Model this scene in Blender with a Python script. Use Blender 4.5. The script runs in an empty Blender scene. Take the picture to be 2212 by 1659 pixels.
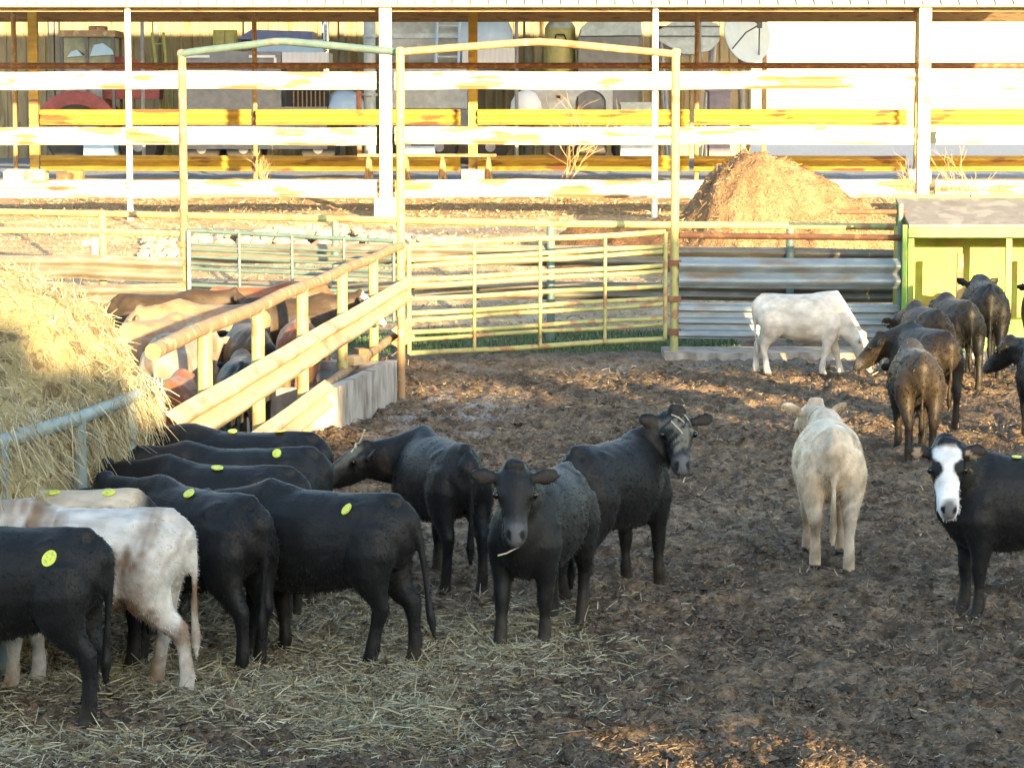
import bpy, bmesh, math, random
import numpy as np
from mathutils import Vector, Matrix, noise as mnoise
from mathutils.bvhtree import BVHTree

random.seed(7); rng = np.random.default_rng(7)
scene = bpy.context.scene
C = scene.collection
R = math.radians

# ------------------------------------------------------------------ camera
CAM_H = 3.1                                   # metres above the pen floor
W0, H0, F0, HOR = 2212.0, 1659.0, 5600.0, 285.0   # measured on a 2212-wide copy of the photograph
CX, CY = W0/2, H0/2
PITCH = math.atan((CY-HOR)/F0)
cam = bpy.data.cameras.new('camera'); cam.sensor_fit = 'HORIZONTAL'; cam.sensor_width = 36
cam.lens = 36*F0/W0; cam.clip_start = .1; cam.clip_end = 6000
camo = bpy.data.objects.new('camera', cam); C.objects.link(camo)
camo.location = (0, 0, CAM_H); camo.rotation_euler = (R(90)-PITCH, 0, R(.1))
camo.rotation_euler.rotate_axis('Z', R(.0))
scene.camera = camo

# ------------------------------------------------------------------ sky, sun, exposure
SUN_AZ, SUN_EL = R(21), R(8.1)                # behind the camera, to the right
wld = bpy.data.worlds.new('World'); scene.world = wld; wld.use_nodes = True
nt = wld.node_tree; bg = nt.nodes['Background']
sky = nt.nodes.new('ShaderNodeTexSky'); sky.sky_type = 'NISHITA'; sky.sun_disc = False
sky.sun_elevation = SUN_EL; sky.sun_rotation = R(180)-SUN_AZ
sky.air_density = 1.0; sky.dust_density = .9; sky.ozone_density = 1.0
nt.links.new(sky.outputs[0], bg.inputs[0]); bg.inputs[1].default_value = .15
sl = bpy.data.lights.new('sun', 'SUN'); sl.energy = 4.8; sl.angle = R(.5); sl.color = (1, .71, .35)
so = bpy.data.objects.new('sun', sl); C.objects.link(so)
SUNV = Vector((math.sin(SUN_AZ)*math.cos(SUN_EL), -math.cos(SUN_AZ)*math.cos(SUN_EL), math.sin(SUN_EL)))
so.rotation_euler = SUNV.to_track_quat('Z', 'Y').to_euler()
scene.view_settings.view_transform = 'Standard'; scene.view_settings.look = 'None'
scene.view_settings.exposure = 2.4; scene.view_settings.gamma = 1
scene.view_settings.use_curve_mapping = False
scene.render.engine = 'CYCLES'

# ------------------------------------------------------------------ pixel -> world
FW = Vector((0, math.cos(PITCH), -math.sin(PITCH))); UP = Vector((0, math.sin(PITCH), math.cos(PITCH)))
def ray(u, v): return Vector((1, 0, 0))*((u-CX)/F0) + FW - UP*((v-CY)/F0)
def at(u, v, Y):
    d = ray(u, v); t = Y/d.y; return Vector((d.x*t, Y, CAM_H+d.z*t))
def gnd(u, v, z=0.0):
    d = ray(u, v); t = (z-CAM_H)/d.z; return Vector((d.x*t, d.y*t, z))
def xat(u, Y): return at(u, HOR, Y).x

# ------------------------------------------------------------------ noise (numpy)
def vnoise(x, y, s):
    xi = np.floor(x).astype(np.int64); yi = np.floor(y).astype(np.int64)
    fx = x-xi; fy = y-yi; fx = fx*fx*(3-2*fx); fy = fy*fy*(3-2*fy)
    def h(a, b):
        n = (a*374761393 + b*668265263 + s*974634533) & 0xffffffff
        n = ((n ^ (n >> 13))*1274126177) & 0xffffffff
        return ((n ^ (n >> 16)) & 0xffff)/65535.0
    return (h(xi, yi)*(1-fx)+h(xi+1, yi)*fx)*(1-fy) + (h(xi, yi+1)*(1-fx)+h(xi+1, yi+1)*fx)*fy
def fbm(x, y, f, s, o=3, g=.5):
    t = np.zeros_like(x); a = 1; n = 0
    for k in range(o):
        t += a*vnoise(x*f*2**k, y*f*2**k, s+k*17); n += a; a *= g
    return t/n

# ------------------------------------------------------------------ materials
MATS = {}
def nodes_for(name):
    m = bpy.data.materials.new(name); m.use_nodes = True
    t = m.node_tree; b = t.nodes['Principled BSDF']; MATS[name] = m
    return m, t, b
def mat(name, base, rough=.6, metal=0., var=.18, scale=5., c2=None, mscale=2.5, mlo=.55, mhi=.62,
        bump=.15, bscale=40., stretch=(1, 1, 1), spec=.5, attr=None, dist=.01, c3=None, c3lo=.58, c3hi=.7, c3scale=9.):
    m, t, b = nodes_for(name); N = t.nodes.new; L = t.links.new
    tc = N('ShaderNodeTexCoord'); oi = N('ShaderNodeObjectInfo')
    ad = N('ShaderNodeVectorMath'); ad.operation = 'MULTIPLY_ADD'
    L(oi.outputs['Random'], ad.inputs[0]); ad.inputs[1].default_value = (37, 53, 71); L(tc.outputs['Object'], ad.inputs[2])
    mp = N('ShaderNodeMapping'); L(ad.outputs[0], mp.inputs[0]); mp.inputs['Scale'].default_value = stretch
    def noise(s, d=4):
        n = N('ShaderNodeTexNoise'); n.inputs['Scale'].default_value = s; n.inputs['Detail'].default_value = d
        L(mp.outputs[0], n.inputs['Vector']); return n
    def ramp(n, lo, hi):
        r = N('ShaderNodeMapRange'); r.inputs['From Min'].default_value = lo; r.inputs['From Max'].default_value = hi
        L(n.outputs['Fac'], r.inputs['Value']); return r
    def mix(f, a, bb, mode='MIX'):
        x = N('ShaderNodeMix'); x.data_type = 'RGBA'; x.blend_type = mode
        L(f, x.inputs['Factor'])
        for s, v in ((6, a), (7, bb)):
            if hasattr(v, 'links'): L(v, x.inputs[s])
            else: x.inputs[s].default_value = (*v, 1)
        return x.outputs[2]
    n1 = noise(scale, 5); r1 = ramp(n1, .3, .7)
    if attr:
        va = N('ShaderNodeAttribute'); va.attribute_name = attr
        col = mix(r1.outputs[0], va.outputs['Color'], va.outputs['Color'])
        mm = N('ShaderNodeMapRange'); mm.inputs['From Min'].default_value = .3; mm.inputs['From Max'].default_value = .7
        mm.inputs['To Min'].default_value = 1-var; mm.inputs['To Max'].default_value = 1+var
        L(n1.outputs['Fac'], mm.inputs['Value'])
        vm = N('ShaderNodeVectorMath'); vm.operation = 'SCALE'; L(va.outputs['Color'], vm.inputs[0]); L(mm.outputs[0], vm.inputs['Scale'])
        col = vm.outputs[0]
    else:
        col = mix(r1.outputs[0], tuple(c*(1-var) for c in base), tuple(min(1, c*(1+var)) for c in base))
    if c3 is not None:
        col = mix(ramp(noise(c3scale, 3), c3lo, c3hi).outputs[0], col, c3)
    if c2 is not None:
        col = mix(ramp(noise(mscale, 6), mlo, mhi).outputs[0], col, c2)
    L(col, b.inputs['Base Color'])
    b.inputs['Roughness'].default_value = rough; b.inputs['Metallic'].default_value = metal
    b.inputs['Specular IOR Level'].default_value = spec
    if bump:
        bp = N('ShaderNodeBump'); bp.inputs['Strength'].default_value = bump; bp.inputs['Distance'].default_value = dist
        L(noise(bscale, 4).outputs['Fac'], bp.inputs['Height']); L(bp.outputs[0], b.inputs['Normal'])
    return m
mat('white_paint', (.60, .57, .50), .5, c2=(.30, .19, .10), mscale=1.5, mlo=.56, mhi=.60, stretch=(.5, 1, 2.6), var=.06, c3=(.40, .34, .24), c3lo=.52, c3hi=.72, c3scale=3)
mat('white_metal', (.8, .8, .79), .45, var=.04)
mat('yellow_paint', (.40, .27, .05), .5, c2=(.2, .1, .04), mscale=1.6, mlo=.57, mhi=.62, stretch=(.5, 1, 2.2), c3=(.38, .25, .07), c3scale=3)
mat('rust_pipe', (.30, .19, .10), .75, c2=(.42, .33, .2), mscale=7, mlo=.58, mhi=.64, c3=(.2, .1, .05), c3scale=4)
mat('rust_dark', (.16, .075, .04), .8, c2=(.25, .14, .07), mscale=9)
mat('green_pipe', (.36, .36, .15), .55, c2=(.3, .18, .09), mscale=5, mlo=.55, mhi=.63, var=.22)
mat('shaded_teal_pipe', (.11, .17, .16), .55, c2=(.3, .2, .12), mscale=3, mlo=.6, mhi=.7)  # base darkened to stand in for shade over the left gate
mat('rail_beige', (.46, .36, .21), .55, c2=(.33, .2, .1), mscale=3.2, mlo=.56, mhi=.66, stretch=(1, .35, 1.5), c3=(.54, .46, .32), c3scale=6)
mat('galvanised', (.23, .29, .34), .5, metal=.15, c2=(.2, .16, .12), mscale=2.2, mlo=.52, mhi=.72, stretch=(.6, 1, 2), c3=(.32, .37, .41), c3scale=5)
mat('galv_sunlit_tone', (.19, .175, .14), .6, metal=.1, c2=(.14, .1, .07), mscale=2.2, mlo=.52, mhi=.7, stretch=(.6, 1, 2), c3=(.26, .26, .24), c3scale=5)  # galvanised copy for sunlit beams: golden tone put into base, plus rust mottling
mat('feeder_blue', (.2, .26, .26), .5, c2=(.22, .17, .12), mscale=6, mlo=.6, mhi=.66)
mat('feeder_dark', (.1, .1, .11), .6)
mat('concrete', (.40, .38, .35), .85, c2=(.26, .23, .2), mscale=4, mlo=.5, mhi=.7, bump=.4, bscale=30)
mat('concrete_wet', (.38, .36, .33), .75, c2=(.16, .13, .11), mscale=3.0, mlo=.46, mhi=.7, stretch=(1.6, 1.6, .7), bump=.4, bscale=30)
mat('water', (.2, .23, .25), .05, bump=.1, bscale=14)
mat('wood', (.25, .18, .11), .8, stretch=(1, 1, 6), c2=(.16, .11, .07))
mat('brick_red', (.4, .16, .08), .85)
mat('creep_green', (.12, .29, .05), .5, c2=(.2, .26, .06), mscale=4, mlo=.5, mhi=.62, c3=(.2, .36, .06), c3scale=8)
mat('creep_yellow', (.23, .28, .035), .55, c2=(.28, .23, .05), mscale=6, mlo=.5, mhi=.6)
mat('lid_grey', (.17, .16, .15), .7, c2=(.25, .23, .21), mscale=3.6, mlo=.53, mhi=.62, stretch=(1, 1, 1))
mat('dark_void', (.025, .024, .022), .8)
mat('olive_wall', (.28, .245, .16), .6, c2=(.2, .15, .08), mscale=3, stretch=(1, 1, .3))
mat('shed_post', (.24, .23, .21), .7)
mat('tractor_red', (.24, .05, .05), .5, var=.25)
mat('tyre', (.05, .048, .046), .85)
mat('wheel_grey', (.34, .34, .36), .6)
mat('glass_green', (.12, .16, .13), .12, var=.3)
mat('sky_panel', (.33, .48, .62), .4, var=.06)
mat('truck_grey', (.21, .22, .23), .45)
mat('truck_blue', (.11, .13, .25), .4)
mat('chrome', (.6, .65, .72), .18, metal=.9, var=.05)
mat('tank_grey', (.44, .47, .47), .5, c2=(.36, .37, .36), mscale=1.5)
mat('tank_blue', (.42, .55, .72), .4, var=.07)
mat('pale_skirt', (.66, .66, .66), .5, var=.1, stretch=(3, 1, .4))
mat('tank_yellow', (.5, .48, .2), .5)
mat('tarp_pale', (.5, .58, .6), .65, c2=(.42, .49, .5), mscale=2)
mat('dish_white', (.56, .63, .63), .55, var=.06)
mat('box_purple', (.2, .18, .22), .7)
mat('duct_grey', (.4, .44, .43), .5)
mat('lime', (.42, .46, .12), .55)
mat('tag_yellow', (.72, .76, .10), .5, var=.05, c2=(.45, .55, .08), mscale=60, mlo=.55, mhi=.6)
mat('eye', (.008, .006, .005), .08, var=0, bump=0)
mat('weed', (.42, .3, .18), .8)
mat('stone', (.32, .28, .24), .85, c2=(.2, .17, .15), mscale=5)
mat('panel_tan', (.3, .24, .17), .8)
mat('coat', (1, 1, 1), .58, attr='coat', var=.3, scale=11, bump=.45, bscale=60, stretch=(.4, 1, .7), spec=.36, dist=.008)
MATS['coat'].node_tree.nodes['Principled BSDF'].inputs['Sheen Weight'].default_value = .035
MATS['coat'].node_tree.nodes['Principled BSDF'].inputs['Sheen Roughness'].default_value = .45
mat('straw', (1, 1, 1), .6, attr='tint', var=.1, scale=3, bump=0)
mat('hay_core', (.33, .28, .14), .9, c2=(.16, .12, .06), mscale=9, bump=1., bscale=60, stretch=(1, 1, 1), dist=.03)
mat('ground', (1, 1, 1), .88, attr='tint', var=.42, scale=24, bump=1., bscale=30, dist=.045, spec=.25)
mat('grass', (1, 1, 1), .6, attr='tint', var=.1, scale=3, bump=0)

# ------------------------------------------------------------------ object helpers
def lab(o, label=None, cat=None, group=None, kind=None):
    if label: o['label'] = label
    if cat: o['category'] = cat
    if group: o['group'] = group
    if kind: o['kind'] = kind
    return o
def root(name, loc, label, cat, group=None):
    o = bpy.data.objects.new(name, None); o.empty_display_size = .2; o.location = loc; C.objects.link(o)
    return lab(o, label, cat, group)
def link(name, me, parent=None, m=None):
    if m is not None and not me.materials: me.materials.append(MATS[m])
    o = bpy.data.objects.new(name, me); C.objects.link(o)
    if parent is not None:
        o.parent = parent
        p = parent; off = Vector()
        while p is not None: off += Vector(p.location); p = p.parent
        # meshes are written in world coordinates
        o.matrix_parent_inverse = Matrix.Translation(-world_loc(parent))
    return o
def world_loc(o):
    # parents here are either an Empty with a plain location or a mesh written in world coordinates
    v = Vector(o.location)
    if o.parent is not None: v = v + o.matrix_parent_inverse.translation + world_loc(o.parent)
    return v
class MB:
    def __init__(s): s.v = []; s.f = []
    def add(s, vs, fs):
        n = len(s.v); s.v += [tuple(v) for v in vs]; s.f += [tuple(i+n for i in f) for f in fs]; return s
    def box(s, c, d, rz=0., M=None):
        x, y, z = d[0]/2, d[1]/2, d[2]/2; vs = []
        ca, sa = math.cos(rz), math.sin(rz)
        for dz in (-z, z):
            for dx, dy in ((-x, -y), (x, -y), (x, y), (-x, y)):
                p = Vector((dx*ca-dy*sa, dx*sa+dy*ca, dz))
                if M is not None: p = M @ Vector((dx, dy, dz))
                vs.append(p+Vector(c))
        return s.add(vs, [(3, 2, 1, 0), (4, 5, 6, 7), (0, 1, 5, 4), (1, 2, 6, 5), (2, 3, 7, 6), (3, 0, 4, 7)])
    def box2(s, a, b):
        a = Vector(a); b = Vector(b); return s.box((a+b)/2, [abs(b[i]-a[i]) for i in range(3)])
    def tube(s, pts, rw, rh=None, n=10, up=None, round_ends=False):
        pts = [Vector(p) for p in pts]; k = len(pts)
        if not hasattr(rw, '__len__'): rw = [rw]*k
        if rh is None: rh = rw
        if not hasattr(rh, '__len__'): rh = [rh]*k
        rings = []
        if round_ends:
            d0 = (pts[0]-pts[1]).normalized(); d1 = (pts[-1]-pts[-2]).normalized()
            e0 = min(rw[0], rh[0]); e1 = min(rw[-1], rh[-1])
            pts = [pts[0]+d0*e0*.8, pts[0]+d0*e0*.5]+pts+[pts[-1]+d1*e1*.5, pts[-1]+d1*e1*.8]
            rw = [rw[0]*.4, rw[0]*.8]+list(rw)+[rw[-1]*.8, rw[-1]*.4]; rh = [rh[0]*.4, rh[0]*.8]+list(rh)+[rh[-1]*.8, rh[-1]*.4]
            k += 4
        base = len(s.v)
        for i in range(k):
            t = (pts[min(i+1, k-1)]-pts[max(i-1, 0)]).normalized()
            u = Vector(up) if up is not None else (Vector((0, 0, 1)) if abs(t.z) < .9 else Vector((0, 1, 0)))
            sd = t.cross(u).normalized(); u = sd.cross(t)
            for j in range(n):
                a = 2*math.pi*j/n; s.v.append(tuple(pts[i]+sd*math.cos(a)*rw[i]+u*math.sin(a)*rh[i]))
        for i in range(k-1):
            for j in range(n):
                a, b = base+i*n+j, base+i*n+(j+1) % n
                s.f.append((a, b, b+n, a+n))
        s.f.append(tuple(base+j for j in range(n-1, -1, -1))); s.f.append(tuple(base+(k-1)*n+j for j in range(n)))
        return s
    def lathe(s, c, prof, n=24, ax='z'):
        base = len(s.v); c = Vector(c)
        for (r, h) in prof:
            for j in range(n):
                a = 2*math.pi*j/n; p = (r*math.cos(a), r*math.sin(a), h)
                if ax == 'y': p = (p[0], h, p[1])
                if ax == 'x': p = (h, p[0], p[1])
                s.v.append(tuple(c+Vector(p)))
        for i in range(len(prof)-1):
            for j in range(n):
                a, b = base+i*n+j, base+i*n+(j+1) % n; s.f.append((a, b, b+n, a+n))
        s.f.append(tuple(base+j for j in range(n-1, -1, -1))); s.f.append(tuple(base+(len(prof)-1)*n+j for j in range(n)))
        return s
    def prism(s, prof, p0, vec, ax=(Vector((1, 0, 0)), Vector((0, 0, 1)))):
        k = len(prof); a = [Vector(p0)+ax[0]*x+ax[1]*y for x, y in prof]; b = [p+Vector(vec) for p in a]
        return s.add(a+b, [tuple(range(k-1, -1, -1)), tuple(range(k, 2*k))]+[(i, (i+1) % k, (i+1) % k+k, i+k) for i in range(k)])
    def mesh(s, name, smooth=False):
        me = bpy.data.meshes.new(name); me.from_pydata(s.v, [], s.f); me.update()
        bm = bmesh.new(); bm.from_mesh(me); bmesh.ops.recalc_face_normals(bm, faces=bm.faces); bm.to_mesh(me); bm.free()
        if smooth:
            me.polygons.foreach_set('use_smooth', [True]*len(me.polygons))
            try: me.set_sharp_from_angle(angle=R(42))
            except Exception: pass
        return me
    def build(s, name, m, parent=None, smooth=False): return link(name, s.mesh(name, smooth), parent, m)
def pipe(pts, r, name, m, parent, n=10): return MB().tube(pts, r, n=n).build(name, m, parent, True)

# W-beam guard rail: real corrugated section swept along a line, with slight dents
WPROF = [(z_, .26*(.5-.5*math.cos(4*math.pi*(z_+.5)))**.75) for z_ in np.linspace(-.5, .5, 21)]
TPROF = [(-.5, 0), (-.46, 0), (-.41, .17), (-.29, .17), (-.24, 0), (-.1, 0), (-.05, .17), (.05, .17), (.1, 0), (.24, 0), (.29, .17), (.41, .17), (.46, 0), (.5, 0)]
def beam(p0, p1, h, out, name, m, parent, prof=WPROF, dent=.006, segs=None, seed=0, sag=None, wave=0.):
    p0, p1 = Vector(p0), Vector(p1); Lg = (p1-p0).length; segs = segs or max(2, int(Lg/.6))
    out = Vector(out).normalized(); mb = MB(); k = len(prof); full = [(z, d) for z, d in prof]+[(z, d-.02) for z, d in reversed(prof)]
    n = len(full)
    for i in range(segs+1):
        t = i/segs; c = p0.lerp(p1, t)
        q = mnoise.noise(Vector((t*Lg*.45+seed*9.1, seed*3.3, 0)))
        c = c+Vector((0, 0, q*dent*1.5+(sag(t) if sag else 0)))+out*(q*dent)
        tw = mnoise.noise(Vector((t*Lg*.6, seed*5.7, 4)))*wave
        for z, d in full:
            mb.v.append(tuple(c+Vector((0, 0, 1))*z*h*(1-abs(tw)*.6)+out*(d*h+tw*h*(z+.2))))
    for i in range(segs):
        for j in range(n):
            a, b = i*n+j, i*n+(j+1) % n; mb.f.append((a, b, b+n, a+n))
    # end caps as quads of the thin sheet
    for e in (0, segs):
        for j in range(k-1):
            a = e*n+j; b = e*n+j+1; c2 = e*n+n-2-j; d2 = e*n+n-1-j; mb.f.append((a, b, c2, d2))
    return mb.build(name, m, parent, True)

# strands: many thin bent blades in one mesh, with a tint per blade
def strands(name, P, D, Ln, Wd, tints, m, parent=None, droop=None, seed=1, simple=False):
    n = len(P); r = np.random.default_rng(seed)
    D = D/np.linalg.norm(D, axis=1, keepdims=True)
    rv = r.normal(size=(n, 3)); S = np.cross(D, rv); S /= np.linalg.norm(S, axis=1, keepdims=True)
    B = np.cross(D, S)*r.normal(0, .22, (n, 1))
    if droop is not None: B = B+np.array([[0, 0, -1.]])*droop
    L_ = Ln[:, None]; w = (S*Wd[:, None])/2
    a = P; b = P+D*L_*.5+B*L_*.25; c = P+D*L_+B*L_
    if simple:
        V = np.stack([a-w, a+w, c+w*.6, c-w*.6], 1).reshape(-1, 3)
        me = fast_mesh(name, V, np.arange(n*4).reshape(-1, 4)); col_attr(me, 'tint', np.repeat(tints, 4, axis=0)); return link(name, me, parent, m)
    V = np.stack([a-w, a+w, b-w, b+w, c-w*.6, c+w*.6], 1).reshape(-1, 3)
    base = (np.arange(n)*6)[:, None]
    Fc = np.concatenate([base+np.array([[0, 1, 3, 2]]), base+np.array([[2, 3, 5, 4]])], 1).reshape(-1)
    me = fast_mesh(name, V, Fc.reshape(-1, 4))
    col_attr(me, 'tint', np.repeat(tints, 6, axis=0))
    return link(name, me, parent, m)
def fast_mesh(name, V, F):
    me = bpy.data.meshes.new(name); nv = len(V); nf = len(F); k = F.shape[1]
    me.vertices.add(nv); me.vertices.foreach_set('co', np.ascontiguousarray(V, dtype=np.float32).ravel())
    me.loops.add(nf*k); me.loops.foreach_set('vertex_index', np.ascontiguousarray(F, dtype=np.int32).ravel())
    me.polygons.add(nf); me.polygons.foreach_set('loop_start', np.arange(0, nf*k, k, dtype=np.int32))
    me.update(calc_edges=True); return me
def col_attr(me, name, rgb):
    a = me.color_attributes.new(name, 'FLOAT_COLOR', 'POINT'); n = len(rgb)
    c = np.ones((n, 4), dtype=np.float32); c[:, :3] = rgb; a.data.foreach_set('color', c.ravel())

# ------------------------------------------------------------------ terrain
GY = np.array([-100, 36.5, 41, 47, 52, 63.3, 75, 100, 160, 6000.])
GZ = np.array([0, 0, .22, .95, 1.38, 1.91, 2.2, 2.62, 2.7, 2.7])
def gz(y): return float(np.interp(y, GY, GZ))
def ground_h(X, Y):
    z = np.interp(Y, GY, GZ)
    near = np.clip((37.5-Y)/1.5, 0, 1)*np.clip((X+9)/1.5, 0, 1)*np.clip((11-X)/1.5, 0, 1)
    clod = fbm(X, Y*.9, 6, 3, 3, .7); b1 = np.abs(2*fbm(X, Y, 8, 11, 2, .6)-1); pit = np.clip((vnoise(X*5.1, Y*5.1, 19)-.62)*3.2, 0, 1)+1.3*np.clip((vnoise(X*3.1, Y*3.1, 29)-.7)*5, 0, 1)
    z = z+near*((clod-.5)*.15+(.5-b1)*.05-pit*.035+(fbm(X, Y, .7, 5, 2)-.5)*.05-.02)
    z = z+(1-near)*(fbm(X, Y, .9, 21, 4, .55)-.5)*.16*np.clip((Y-34)/5, 0, 1)*np.clip((150-Y)/50, .1, 1)
    return z
def seg(a, b, step): return np.arange(a, b, step)
xs = np.concatenate([-np.geomspace(3500, 16, 16), seg(-15, -8, .5), seg(-8, 8.6, .036), seg(8.6, 15, .5), np.geomspace(16, 3500, 16)])
yl = [10.8]
while yl[-1] < 37.5: yl.append(yl[-1]+.003*yl[-1])
ys = np.concatenate([seg(-90, 8, 6.), seg(8, 10.8, .4), np.array(yl), seg(37.6, 58, .16), seg(58, 80, .5), seg(80, 130, 2.5), np.geomspace(132, 5500, 22)])
X, Y = np.meshgrid(xs, ys); Zg = ground_h(X, Y)
V = np.stack([X, Y, Zg], -1).reshape(-1, 3); nx, ny = len(xs), len(ys)
I = (np.arange(ny-1)[:, None]*nx+np.arange(nx-1)[None, :]).reshape(-1)
F = np.stack([I, I+1, I+1+nx, I+nx], 1)
me = fast_mesh('ground', V, F)
mud = np.array([.108, .074, .046]); mud2 = np.array([.19, .133, .083]); tan = np.array([.52, .41, .27]); dirt = np.array([.36, .27, .17])
yard = np.array([.27, .29, .33]); field = np.array([.16, .15, .08]); pale = np.array([.24, .215, .185]); green = np.array([.11, .16, .09])
x, y = V[:, 0], V[:, 1]
def mixc(a, b, t): return a*(1-t[:, None])+b*t[:, None]
cl = np.clip
col = mixc(mud[None]*.62, mud2[None]*1.25, cl((fbm(x, y, 9, 41, 3, .75)-.3)*2.4, 0, 1)); col = col*(.55+.9*fbm(x, y, 1.3, 43, 4, .6))[:, None]
col = mixc(col, pale[None], cl((y-33.2)/.9, 0, 1)*cl((fbm(x, y, 2.2, 45, 3)-.25)*3, 0, 1)*.75)
pud = cl((fbm(x, y, 2.6, 47, 3)-.52)*9, 0, 1)*np.exp(-((x+.75)/.65)**2-((y-28.3)/2.6)**2); col = mixc(col, np.array([[.34, .33, .32]]), pud*.9)  # pale puddle and litter patches, sky reflection put into the colour
dry = cl((fbm(x, y, 3.5, 51, 4, .6)-.42)*4, 0, 1)
t2 = mixc(dirt[None], tan[None], dry)
col = mixc(col, t2, cl((y-38.6)/.8, 0, 1))
gs = cl((y-36.3)/.5, 0, 1)*cl((38.9-y)/.5, 0, 1)*cl((x+2.6)/.6, 0, 1)*cl((3.4-x)/.4, 0, 1)
col = mixc(col, green[None], gs*cl((fbm(x, y, 3, 61, 3)-.25)*3, 0, 1))
lane = cl((y-49.2)/.15, 0, 1)*cl((50.4-y)/.15, 0, 1)
col = mixc(col, np.array([[.2, .19, .19]]), lane*.85)
col = mixc(col, yard[None], cl((y-65.5+1.5*fbm(x, y, .5, 77, 2))/.8, 0, 1))
col = mixc(col, field[None], cl((y-104)/3, 0, 1))
col_attr(me, 'tint', col)
me.polygons.foreach_set('use_smooth', np.ones(len(F), dtype=bool))
lab(link('ground', me, None, 'ground'), 'trampled brown pen floor rising to a littered tan farmyard', 'ground', kind='structure')

# ------------------------------------------------------------------ added unseen wall behind the camera, cut to shape shade and sun patches
def build_shade_wall():
    Y0 = -8.; rt = root('added_shade_wall', (10, Y0, 0), 'added unseen wall behind the viewer, slotted to shape the low sun in the pen', 'barn')
    bays = [(-40, 5.2, [(0, 5.72)]), (5.2, 6.2, [(0, 5.6)]), (6.2, 7.0, [(0, 5.32)]), (7.0, 8.4, [(0, 5.02)]), (8.4, 9.7, [(0, 2.55), (3.2, 5.1)]), (9.7, 9.8, [(0, 5.1)]), (9.8, 11.55, [(0, 5.2)]),
            (11.55, 13.5, [(0, 6.3)]), (13.5, 15.2, [(0, 5.80), (6.12, 6.5)]), (15.2, 16.05, [(0, 6.95)]),
            (16.05, 16.75, [(0, 5.3), (6.28, 7.35)]), (16.75, 17.35, [(0, 5.15), (6.28, 7.15)]), (17.35, 18.45, [(0, 5.1), (5.58, 5.68), (6.28, 7.6)]),
            (18.45, 19.95, [(0, 5.1), (5.58, 5.68), (6.28, 8.4)]),
            (19.95, 22.2, [(0, 5.1), (5.62, 5.7), (6.62, 6.76), (7.25, 8.4)]), (22.2, 30, [(0, 5.6), (7.1, 7.22)])]
    for a, b, zs in bays:
        for z0, z1 in zs:
            MB().box2((a+.002, Y0, z0), (b-.002, Y0+.16, z1)).build('shade_panel', 'panel_tan', rt)
    for xx in np.arange(-36, 30, 4.5):  # posts added to the unseen wall
        MB().box2((xx-.1, Y0+.17, 0), (xx+.1, Y0+.37, 5.0)).build('column', 'shed_post', rt)
build_shade_wall()

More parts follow.
